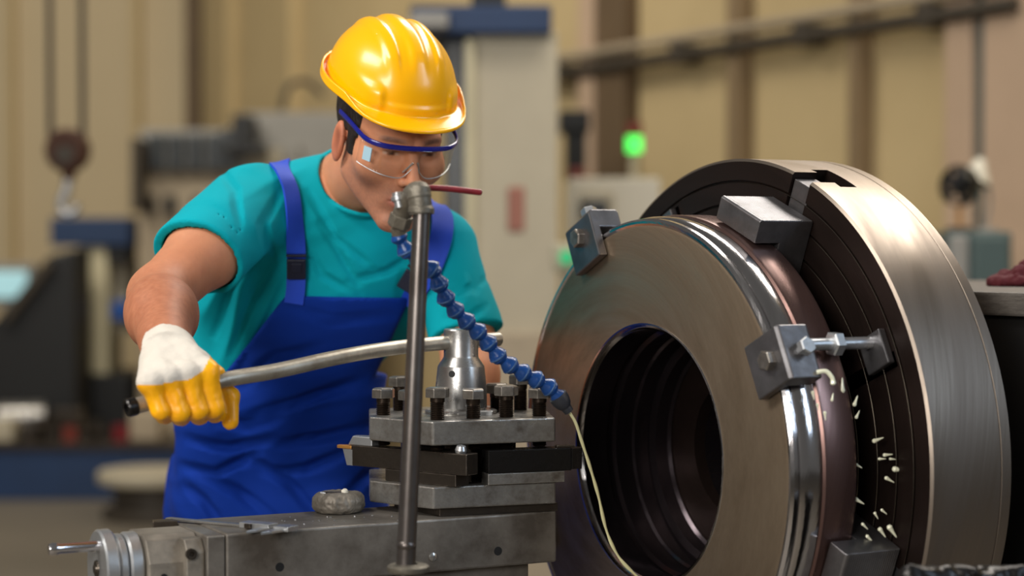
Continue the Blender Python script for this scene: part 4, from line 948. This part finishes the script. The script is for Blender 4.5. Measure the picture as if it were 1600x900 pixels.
def head_col(v):
    q = loc(v); xa = np.abs(q[:, 0]); n1 = noise(v * 600) * .5 + .5
    c = np.tile(SK, (len(v), 1))
    beard = 1 / (1 + np.exp(-(-.034 - q[:, 2] + .35 * np.maximum(xa - .03, 0)) / .006)) * 1 / (1 + np.exp(-(q[:, 1] - .005) / .012)) / (1 + np.exp(-(q[:, 2] + .122) / .008))
    c = mixc(c, STB, beard * (.5 + .35 * n1))
    lip = np.exp(-((q[:, 2] + .0618) / .0082) ** 4 - (q[:, 0] / .0235) ** 4) * (q[:, 1] > .085)
    c = mixc(c, LIP, lip * 1.0)
    c = mixc(c, BRW * 1.5, np.exp(-((q[:, 2] + .0612) / .0012) ** 2 - (q[:, 0] / .023) ** 4) * (q[:, 1] > .08) * .6)
    z_b = .0335 - .10 * np.maximum(xa - .038, 0); brow = np.exp(-((q[:, 2] - z_b) / .0042) ** 4 - ((xa - .031) / .0195) ** 4) * (q[:, 1] > .05)
    c = mixc(c, BRW, brow * (.65 + .3 * n1))
    c = mixc(c, BRW * .8, np.exp(-((q[:, 2] - .0118) / .0028) ** 4 - ((xa - .0315) / .0062) ** 4) * (q[:, 1] > .07) * .95); c = mixc(c, np.array(srgb(196, 178, 166)[:3]), np.exp(-((q[:, 2] - .0115) / .0022) ** 4) * np.exp(-((np.abs(xa - .0315) - .0092) / .0028) ** 4) * (q[:, 1] > .07) * .75)     # eyes, looking down
    c = mixc(c, BRW, np.exp(-((q[:, 2] - .0152) / .0014) ** 2 - ((xa - .0315) / .0125) ** 4) * (q[:, 1] > .07) * .9)         # lashes
    c = mixc(c, BRW, np.exp(-((q[:, 2] + .0335) / .003) ** 2 - ((xa - .006) / .0035) ** 2) * (q[:, 1] > .095) * .7)
    c = mixc(c, EAR, (xa > .072) * .6); c = mixc(c, EAR * .45, np.exp(-((q[:, 1] + .003) / .0095) ** 4 - ((q[:, 2] + .003) / .019) ** 4) * (xa > .0775) * .8)  # reddish ears; shade of the ear hollow painted into the colour
    return c
def body_col(v):
    c = np.tile(SK, (len(v), 1)); n1 = noise(v * V(330, 330, 80)) * .5 + .5
    a = V(elR); b_ = V(wrR); t = ((v - a) @ (b_ - a)) / ((b_ - a) @ (b_ - a)); near = np.linalg.norm(v - a, axis=1) < .32
    return mixc(c, HAIRY, near * np.clip(t * 2 + .5, 0, 1) * (v[:, 1] < 2.95) * (.45 + .5 * n1))
vh_, qh_ = sdf_arrays(head_f, HC - Vector((.15, .17, .26)), HC + Vector((.15, .25, .16)), .0026)
cent = vh_[qh_].mean(1); keep = (cent - V(neckb + Vector((0, .02, -.035)))) @ V((neckb - waist).normalized()) > 0
vh_, qh_ = sub_mesh(vh_, qh_, keep)
vb_, qb_ = sdf_arrays(body_f, (-.72, 2.50, .02), (.06, 3.62, 1.66), .0055)
cols = lambda v: np.concatenate([head_col(v[:len(vh_)]), body_col(v[len(vh_):])])
mesh_obj('body', np.concatenate([vh_, vb_]), np.concatenate([qh_, qb_ + len(vh_)]), M['skin'], wk, cols)
# hair
def hair_f(p):
    q = loc(p); xa = q.copy(); xa[:, 0] = np.abs(q[:, 0]); d = skull_f(q, xa) - .0042
    back = np.maximum(q[:, 1] + .030, -(q[:, 2] + .055)); side = np.maximum(np.maximum(q[:, 1] - .036, -(q[:, 2] - .016)), .045 - xa[:, 0])
    burn = np.maximum(np.maximum(np.abs(q[:, 1] - .021) - .011, -(q[:, 2] + .014)), np.maximum(.045 - xa[:, 0], q[:, 2] - .03)); crown = -(q[:, 2] - .062)
    reg = np.minimum(np.minimum(back, side), np.minimum(burn, crown))
    d = smax(d, reg, .004)
    d = smax(d, -el(xa, (.082, -.010, -.006), (.014, .0185, .033)), .003)
    return d + .0014 * noise(q * V(170, 170, 50))
v, q = sdf_arrays(hair_f, HC - Vector((.13, .14, .14)), HC + Vector((.13, .16, .17)), .003)
mesh_obj('hair', v, q, M['hair'], wk)
# shirt
def arm_c(t): return shR.lerp(elR, t)
slE = shR.lerp(elR, .60); slEL = shL.lerp(elL, .86)
def ridge(n): return 1 - 2.6 * np.sqrt(n * n + .012)
def crease(p, lines, w_):
    """soft furrows along polylines given as pixel points at a depth; measured across x and z"""
    r = np.zeros(len(p))
    for Y, pts in lines:
        q_ = [P(a, b, Y) for a, b in pts]; dm = np.full(len(p), 9.)
        for a, b in zip(q_, q_[1:]):
            A_ = V(a.x, a.z); Bv = V(b.x, b.z) - A_; pp = p[:, [0, 2]] - A_; t = np.clip(pp @ Bv / (Bv @ Bv), 0, 1); dm = np.minimum(dm, np.linalg.norm(pp - t[:, None] * Bv, axis=1))
        L_ = np.zeros(len(p)); a = q_[0]; b = q_[-1]; A_ = V(a.x, a.z); Bv = V(b.x, b.z) - A_; t = np.clip((p[:, [0, 2]] - A_) @ Bv / (Bv @ Bv), 0, 1)
        k_ = np.exp(-(dm / w_) ** 2) - .55 * np.exp(-((dm - 2.1 * w_) / w_) ** 2)
        r = np.maximum(r, k_ * (.25 + 3 * t * (1 - t))) if True else r
        r = r + np.where(k_ < 0, k_ * .5 * (4 * t * (1 - t)), 0)
    return r * (p[:, 1] < 3.24)
SHF = [(2.95, ((292, 342), (330, 352), (372, 388))), (2.95, ((335, 322), (362, 338), (384, 372))), (3.0, ((348, 268), (378, 300), (390, 350), (386, 405))),
       (3.0, ((430, 405), (385, 470), (345, 560))), (3.0, ((446, 430), (410, 500), (368, 575))), (3.0, ((400, 400), (350, 455), (318, 530))), (3.0, ((440, 300), (420, 350), (428, 400))),
       (3.0, ((480, 300), (520, 370), (590, 430))), (3.0, ((500, 350), (530, 400), (560, 455))), (3.0, ((640, 400), (600, 425), (540, 440))), (3.0, ((486, 400), (500, 430), (540, 455))),
       (3.0, ((712, 350), (735, 400), (745, 470))), (3.0, ((755, 440), (725, 455), (690, 470))), (3.0, ((758, 480), (730, 500), (695, 500))), (3.0, ((700, 400), (712, 450), (700, 490)))]
OVF = [(3.1, ((290, 690), (350, 705), (420, 690))), (3.1, ((275, 735), (330, 745), (400, 712))), (3.1, ((300, 745), (360, 775), (430, 830))), (3.1, ((280, 765), (310, 790), (345, 840))),
       (3.1, ((390, 650), (460, 632), (560, 596))), (3.1, ((400, 745), (470, 742), (560, 700))), (3.1, ((430, 700), (500, 690), (570, 672))), (3.1, ((380, 720), (440, 760), (500, 830))),
       (3.1, ((470, 480), (520, 500), (610, 492))), (3.1, ((380, 600), (430, 560), (500, 540))), (3.1, ((530, 790), (560, 760), (580, 740))), (3.1, ((340, 660), (380, 668), (430, 655)))]
def aniso(p, D, along, across, depth, off=0):
    D = V(D); D = D / np.linalg.norm(D); Q = np.cross(D, V(0, 1, 0)); Q /= np.linalg.norm(Q)
    wob = .25 * noise(p * 7 + off)
    return np.stack([p @ D * along + off, p @ Q * across + wob * 2, p[:, 1] * depth + off], 1)
def folds(p, s=1.0):
    side = np.clip((P(470, 0, 3.1).x - p[:, 0]) / .06, 0, 1) * np.clip((1.40 - p[:, 2]) / .05, 0, 1)
    a = ridge(noise(aniso(p, (-.35, 0, -1), 3, 26, 6, 5))) * side * 1.2
    b = ridge(noise(aniso(p, (.8, 0, -.45), 4, 17, 6, 11))) * (1 - side) * .55
    c = ridge(noise(aniso(p, (1, 0, .35), 6, 30, 8, 21))) * (1 - side) * .25
    return a + b * .6 + c + noise(p * V(9, 9, 9)) * .35 - crease(p, SHF, .0075) * .85
def shirt_solid(p):
    d = torso_f(p) - .010
    d = smin(d, rc(p, P(378, 405, 3.10), P(350, 560, 3.20), .048, .062), .05)                # loose side drape
    s = rc(p, shR + Vector((.0, .0, 0)), arm_c(.62), .066, .070)
    s = smax(s, (p - V(slE)) @ V((elR - shR).normalized() * 1.0 + Vector((.15, 0, -.12))), .004)
    d = smin(d, s, .028)
    s2 = rc(p, shL + Vector((0, .01, 0)), slEL, .060, .060); s2 = smax(s2, (p - V(slEL)) @ V((elL - shL).normalized()), .004)
    return smin(d, s2, .03)
nka = V((H(0, -.022, -.045) - neckb).normalized())
cN = neckb + Vector((.004, -.014, .006)); cAx = (Vector(nka) * .55 + Vector((.12, -.42, .75))).normalized()
CNR = frame(cAx); 
nk0 = V(neckb - (H(0, -.022, -.045) - neckb).normalized() * .05); nk1 = V(H(0, -.022, -.045))
def neck_d(p): return rc(p, nk0, nk1, .0585, .0560)
def collar_f(p):
    al = (p - V(cN)) @ V(cAx); return np.hypot(np.maximum(np.abs(neck_d(p) - .0095 + .12 * al) - .0014, 0), np.maximum(np.abs(al) - .0135, 0)) - .0022
def shirt_f(p):
    t_ = (p - V(shR)) @ V((elR - shR).normalized()) / (elR - shR).length
    d = shirt_solid(p) - .0080 * folds(p) * (1 - .85 * np.clip((t_ - .36) / .1, 0, 1) * (armR(p) < .04))
    g = smin(smin(torso_f(p), armR(p), .03), armL(p), .03) - .0045
    g = np.maximum(np.maximum(g, (p - V(arm_c(.5))) @ V((elR - shR).normalized())), (p - V(shL.lerp(elL, .8))) @ V((elL - shL).normalized()))
    d = np.minimum(d, np.maximum(g, np.where(neck_d(p) < .035, (p - V(cN)) @ V(cAx), -1)))
    al = (p - V(cN)) @ V(cAx)
    d = smax(d, -np.maximum(neck_d(p) - .0075, -(al + .012)), .004)
    d = np.maximum(d, -np.maximum(armR(p) - .003, (p - V(arm_c(.46))) @ V((shR - elR).normalized())))
    d = np.maximum(d, (V(waist)[2] - .10) - p[:, 2])
    return np.minimum(d, collar_f(p))
v, q = sdf_arrays(shirt_f, (-.62, 2.80, 1.05), (.05, 3.42, 1.66), .0038)
mesh_obj('t_shirt', v, q, M['shirt'], wk)
# overalls
pA = P(446, 462, 3.04); pB = P(348, 585, 3.10); pC = P(640, 466, 3.08); pD = P(585, 585, 3.12)
def oblique(p, a, b, sgn):     # the side edge of the bib as a line in the x-z plane
    n_ = V(b.z - a.z, 0, -(b.x - a.x)); n_ /= np.linalg.norm(n_); return sgn * ((p - V(a)) @ n_)
def over_f(p):
    d = torso_f(p) - .020
    d = smin(d, rc(p, P(318, 640, 3.17), P(352, 870, 3.26), .052, .056), .05)
    d = smin(d, rc(p, P(545, 640, 3.2), P(525, 840, 3.28), .04, .07), .05)
    d = smin(d, legs_f(p) - .024, .03)
    q = p @ np.array([[1, .2, .55], [-.2, 1, .1], [-.75, 0, 1]])
    fo = ridge(noise(aniso(p, (1, 0, -.35), 4, 15, 5, 3))) * .55 + ridge(noise(aniso(p, (.6, 0, -1), 3, 12, 5, 31))) * .6 + ridge(noise(aniso(p, (1, 0, .15), 7, 34, 8, 17))) * .22 + noise(p * 7 + 40) * .4
    low = np.clip((1.38 - p[:, 2]) / .2, .35, 1)
    d = np.minimum(np.minimum(d - .0125 * (fo * .8 - crease(p, OVF, .011) * .9) * low, smin(torso_f(p), legs_f(p), .03) - .007), shirt_solid(p) - .0080 * folds(p) - .004)
    # bib outline
    z1_ = V(pA)[2]
    sl = (V(pC)[2] - z1_) / (V(pC)[0] - V(pA)[0]); top = p[:, 2] - (z1_ + sl * (p[:, 0] - V(pA)[0]))
    side = np.maximum(oblique(p, pA, pB, 1), oblique(p, pC, pD, -1))
    bib = np.maximum(np.maximum(top, side), p[:, 1] - (chest.y + .02))
    skirt = p[:, 2] - (V(pB)[2] - .01)
    return smax(d, np.minimum(bib, skirt), .004)
oa = oblique(V(P(520, 560, 3.0))[None], pA, pB, 1)[0]; ob = oblique(V(P(520, 560, 3.0))[None], pC, pD, -1)[0]
_o = oblique
def oblique(p, a, b, sgn, _o=_o, oa=oa, ob=ob): return _o(p, a, b, sgn) * (-1 if (oa > 0 and a is pA) or (ob > 0 and a is pC) else 1)
v, q = sdf_arrays(over_f, (-.70, 2.96, .06), (-.04, 3.62, 1.44), .005)
mesh_obj('bib_overalls', v, q, M['overall'], wk)
# straps that follow the shirt surface
def surf(p0, d0, f=shirt_f, mx=.5):
    p = V(p0); d = V(d0.normalized())
    t = 0
    for _ in range(80):
        s = f((p + d * t)[None])[0]
        if s < .0005: break
        t += max(s * .7, .0008)
        if t > mx: break
    return Vector(p + d * t)
camv = Vector((0, 0, CZ))
def on_body(px, py, f=shirt_solid, lift=.0075):
    a = P(px, py, 2.7); d = (a - camv).normalized(); s = surf(a, d, shirt_f, .9); return s - d * lift
def ribbon(name, pts, wid, th, m, par):
    pts = spline(pts, 5); bm = bmesh.new(); rings = []
    for i, p_ in enumerate(pts):
        t_ = (pts[min(i + 1, len(pts) - 1)] - pts[max(i - 1, 0)]).normalized(); 
        e = .006; gx = Vector([float(shirt_solid(V(p_ + dv)[None])[0] - shirt_solid(V(p_ - dv)[None])[0]) for dv in (Vector((e, 0, 0)), Vector((0, e, 0)), Vector((0, 0, e)))]).normalized()
        s_ = t_.cross(gx).normalized(); nn = s_.cross(t_).normalized()
        if nn.dot(gx) < 0: nn = -nn
        rings.append([bm.verts.new(p_ + s_ * (wid / 2) * a_ + nn * th * b_) for a_, b_ in ((-1, -.5), (1, -.5), (1, .5), (0, .62), (-1, .5))])
    for A_, B_ in zip(rings, rings[1:]):
        for k_ in range(5): bm.faces.new((A_[k_], A_[(k_ + 1) % 5], B_[(k_ + 1) % 5], B_[k_]))
    bm.faces.new(rings[0]); bm.faces.new(rings[-1][::-1]); return mob(name, bm, M[m], par, True)
sA = [on_body(x, y) for x, y in ((436, 258), (446, 275), (455, 300), (460, 340), (462, 380), (463, 420), (462, 450), (459, 474))]
top = sA[0]; sA = [top + Vector((-.004, .09, .0)), top + Vector((-.002, .045, .006))] + sA
ov1 = ribbon('strap', sA, .030, .004, 'strap', wk)
sB = [on_body(x, y, lift=.012) for x, y in ((676, 318), (690, 335), (690, 365), (680, 400), (668, 430), (650, 455), (640, 478))]
sB = [sB[0] + Vector((-.01, .09, -.01)), sB[0] + Vector((-.004, .045, .004))] + sB
ribbon('strap', sB, .036, .004, 'strap', wk)
def buckle(px, py, sx_, sz_, px2, py2):
    c = on_body(px, py, lift=.013); u_ = (on_body(px2, py2, lift=.013) - c).normalized(); fw = (camv - c).normalized(); sx = u_.cross(fw).normalized(); fw = sx.cross(u_)
    R = Matrix((sx, u_, fw)).transposed(); bm = bmesh.new()
    box(bm, c, (sx_, sz_, .008), R); b_ = mob('buckle', bm, M['buckle'], wk, bevel=.002)
    bm = bmesh.new(); box(bm, c + u_ * (sz_ * .5 + .006), (sx_ * 1.05, .004, .009), R); box(bm, c + fw * .004 + u_ * .003, (sx_ * .55, sz_ * .45, .004), R); mob('buckle_tongue', bm, M['buckle'], b_, bevel=.001)
buckle(463, 420, .030, .034, 463, 400); buckle(640, 440, .030, .034, 652, 420)
# right glove closed round the lever -------------------------------------------------
def Yb(px): return 2.455 + (px - 206) * (2.53 - 2.455) / (350 - 206)
fing = [(234, 597, 251, 641, 257, 648, 256, 628), (262, 590, 280, 643, 283, 650, 283, 628), (292, 585, 309, 640, 311, 648, 311, 626), (323, 581, 333, 636, 334, 644, 334, 622)]
def glove_f(p):
    d = None
    W1 = P(250, 556, 2.548); W2 = P(276, 554, 2.552)
    for i, (ax0, ay0, bx0, by0, cx0, cy0, dx0, dy0) in enumerate(fing):
        y = Yb(ax0); m_ = P(ax0, ay0, y - .020); b_ = P(bx0, by0, y - .018); c_2 = P(cx0, cy0, y + .014); e_2 = P(dx0, dy0, y + .026)
        r0 = (.0125, .0135, .0138, .0140)[i]
        f_1 = smin(rc(p, m_, b_, r0 + .001, r0), smin(rc(p, b_, c_2, r0, r0 - .001), rc(p, c_2, e_2, r0 - .001, r0 - .002), .004), .004)
        pal = rc(p, W1 if i < 2 else W2, m_, .026, .0165)
        if d is None: dp, df = pal, f_1
        else: dp = smin(dp, pal, .012); df = smin(df, f_1, .0028)
        d = dp
    d = smin(dp, df, .008)
    th = smin(rc(p, P(292, 572, 2.535), P(333, 592, 2.548), .019, .014), smin(rc(p, P(333, 592, 2.548), P(358, 620, 2.552), .0135, .0128), rc(p, P(358, 620, 2.552), P(360, 658, 2.542), .0128, .0108), .006), .008)
    web = rc(p, P(300, 565, 2.53), P(340, 583, 2.53), .016, .0095)
    d = smin(smin(d, th, .006), web, .014)
    d = d + .0012 * noise(p * V(80, 70, 40)) + .0004 * noise(p * 210)
    return d
def cuff_f(p):
    axd = (elR - wrR).normalized(); a = wrR - axd * .005; b_ = wrR + axd * .05
    d = rc(p, a, b_, .0390, .0420) - .0014 * noise(p * V(60, 60, 25))
    d = np.maximum(d, (p - V(wrR + axd * .014)) @ V(axd)); d = np.maximum(d, -(p - V(wrR - axd * .012)) @ V(axd))
    return np.maximum(d, -(rc(p, wrR - axd * .06, elR, .034, .0375)))
def gl_all(p): return smin(glove_f(p), cuff_f(p), .010)
vg, qg = sdf_arrays(gl_all, (P(195, 0, 2.43).x, 2.40, P(0, 690, 2.5).z), (P(395, 0, 2.60).x, 2.66, P(0, 500, 2.6).z), .0019)
cg_ = vg[qg].mean(1); pxs = 800 + F * cg_[:, 0] / cg_[:, 1]
zl = np.interp(pxs, [210, 250, 300, 316, 330, 400], [P(0, 600, 2.48).z, P(0, 597, 2.48).z, P(0, 588, 2.50).z, P(0, 578, 2.5).z, P(0, 555, 2.5).z, P(0, 545, 2.5).z]) + .0025 * noise(cg_ * 50)
wh = cg_[:, 2] > zl
v1, q1 = sub_mesh(vg, qg, ~wh); gv = mesh_obj('glove', v1, q1, M['glove'], wk); gv['label'] = 'yellow rubber dipped glove with white cotton cuff'
v1, q1 = sub_mesh(vg, qg, wh); mesh_obj('glove_cuff', v1, q1, M['glove_white'], gv)
# shoes
for an in (ankR, ankL):
    def shoe(p, an=an): return np.maximum(smin(rc(p, an + Vector((0, .03, -.03)), an + Vector((0, -.16, -.045)), .05, .042), rc(p, an, an + Vector((0, 0, .05)), .052, .050), .02), .001 - p[:, 2])
    v, q = sdf_arrays(shoe, an - Vector((.09, .24, .12)), an + Vector((.09, .12, .14)), .006); mesh_obj('work_boot', v, q, M['black'], wk)

# ---- hard hat (own frame, tilted a little more than the head)
hp2 = math.radians(5)
hF = (Fd * math.cos(hp2) - Ur * math.sin(hp2)).normalized(); hX = Xr; hU = hX.cross(hF).normalized()
if hU.z < 0: hU = -hU
HH = H(-.014, .002, .089); HM = np.array([list(hX), list(hF), list(hU)]).T
hh = thing('hard_hat', 'glossy yellow hard hat with a short peak on the worker\'s head', 'hard hat', HH)
def hat_outer(q):
    x = q[:, 0]; y = q[:, 1]; z = q[:, 2]
    k0 = (np.abs(x / .0935) ** 2.25 + np.abs(y / .114) ** 2.25 + np.abs(np.maximum(z + .005, -.2) / .105) ** 2.15) ** (1 / 2.2)
    d = (k0 - 1) * .1
    # raised bands running front to back over the crown
    rid = np.exp(-(x / .013) ** 4) + .8 * np.exp(-((np.abs(x) - .038) / .009) ** 4)
    d = d - .0038 * rid * np.clip((z - .045) / .03, 0, 1) * np.clip((.10 - np.abs(y)) / .03, 0, 1)
    # side bosses where the suspension clips in, and a raised brow pad
    d = d - .0050 * np.exp(-((np.abs(x) - .066) / .014) ** 4 - ((z - .020) / .017) ** 4) * (y > .02) - .0030 * np.exp(-(x / .05) ** 4 - ((z - .010) / .008) ** 4) * (y > 0)
    return d
def hat_f(p):
    q = (p - V(HH)) @ HM; x = q[:, 0]; y = q[:, 1]; z = q[:, 2]; do = hat_outer(q)
    shell = np.maximum(do, -(do + .004)); shell = np.maximum(shell, -(z + .001))
    # brim: a sheet round the base, longer in front, turned up at its edge on the sides
    ang = np.arctan2(x, y); ext = .008 + .026 * np.exp(-(ang / .85) ** 4) + .004 * np.exp(-((np.abs(ang) - 1.5) / .6) ** 2)
    rr = np.sqrt((x / .0935) ** 2 + (y / .114) ** 2) + 1e-6; rad = np.hypot(x, y); edge = rad / rr
    outr = rad - edge
    zb_ = .001 - .20 * np.maximum(outr, 0) * np.exp(-(ang / .9) ** 4) + .012 * np.exp(-((np.abs(ang) - 1.57) / .5) ** 2) * 0
    sheet = np.maximum(np.abs(z - zb_) - .0022, np.maximum(outr - ext, -(outr + .006)))
    sd_ = np.clip((np.abs(ang) - .55) / .5, 0, 1)
    lip = np.hypot(outr - ext, z - zb_ - .0005) - .0024; lip2 = np.maximum(np.abs(outr - ext) - .0019, np.abs(z - zb_ - .0055 * sd_) - .0065 * sd_)
    lipm = np.minimum(lip, lip2)
    b_ = smin(sheet, lipm, .003)
    return smin(shell, b_, .005)
v, q = sdf_arrays(hat_f, HH - Vector((.19, .21, .16)), HH + Vector((.19, .19, .17)), .0019)
mesh_obj('shell', v, q, M['helmet'], hh)
def band_f(p):
    q = (p - V(HH)) @ HM; rr = np.sqrt((q[:, 0] / .083) ** 2 + (q[:, 1] / .101) ** 2); d = (rr - 1) * .095
    return np.maximum(np.abs(d) - .002, np.abs(q[:, 2] - .006) - .014)
v, q = sdf_arrays(band_f, HH - Vector((.13, .14, .1)), HH + Vector((.13, .14, .1)), .0028); mesh_obj('headband', v, q, M['black'], hh)
# ---- safety glasses
sg = thing('safety_glasses', 'clear safety glasses with a dark blue upper frame on the worker\'s face', 'safety glasses', H(0, .1, .02))
fr = [H(-.082, -.012, .040), H(-.082, .030, .040), H(-.080, .060, .037), H(-.073, .083, .032), H(-.055, .099, .0295), H(-.03, .1065, .029), H(0, .109, .029), H(.03, .1065, .029), H(.055, .099, .0295), H(.073, .083, .032), H(.080, .060, .037), H(.082, .030, .040), H(.082, -.012, .040)]
fp = spline(fr, 6); bm = bmesh.new(); rings = []
for i, p_ in enumerate(fp):
    t_ = (fp[min(i + 1, len(fp) - 1)] - fp[max(i - 1, 0)]).normalized(); s_ = Ur; n_ = t_.cross(s_).normalized()
    rings.append([bm.verts.new(p_ + s_ * .0042 * math.cos(a_) + n_ * .0024 * math.sin(a_)) for a_ in [2 * math.pi * k_ / 10 for k_ in range(10)]])
for A_, B_ in zip(rings, rings[1:]):
    for k_ in range(10): bm.faces.new((A_[k_], A_[(k_ + 1) % 10], B_[(k_ + 1) % 10], B_[k_]))
bm.faces.new(rings[0]); bm.faces.new(rings[-1][::-1]); mob('frame', bm, M['frame_blue'], sg, True)
bm = bmesh.new(); N1, N2 = 48, 10; gr_ = []
for i in range(N1 + 1):
    t = i / N1 * 2 - 1; xx = .077 * t; yy = .110 - .040 * abs(t) ** 3.2; cut_ = .018 * math.exp(-(t / .16) ** 2); bot = -.019 + .010 * abs(t) ** 3 + cut_
    gr_.append([bm.verts.new(H(xx, yy - .004 * (k_ / N2), .027 + (bot - .027) * k_ / N2)) for k_ in range(N2 + 1)])
for i in range(N1):
    for k_ in range(N2): bm.faces.new((gr_[i][k_], gr_[i + 1][k_], gr_[i + 1][k_ + 1], gr_[i][k_ + 1]))
ln = mob('lens', bm, M['lens'], sg, True); sm = ln.modifiers.new('thick', 'SOLIDIFY'); sm.thickness = .0016
low = [H(.077 * t, .1085 - .040 * abs(t) ** 3.2, -.019 + .010 * abs(t) ** 3 + .018 * math.exp(-(t / .16) ** 2)) for t in [i / 40 * 2 - 1 for i in range(41)]]
mob('lens_edge', tube(low, .0008, 8), M['satin'], ln, True)
mob('side_mark', B(H(-.0695, .0845, .010), (.014, .002, .021), Matrix((Xr * .55 + Fd * .83, Xr * .83 - Fd * .55, Ur)).transposed()), M['lens_mark'], sg)
for s_ in (-1, 1): mob('nose_pad', tube(spline([H(.004 * s_, .1075, .006), H(.009 * s_, .103, -.004), H(.013 * s_, .0975, -.013)], 5), .0016, 8), M['satin'], sg, True)
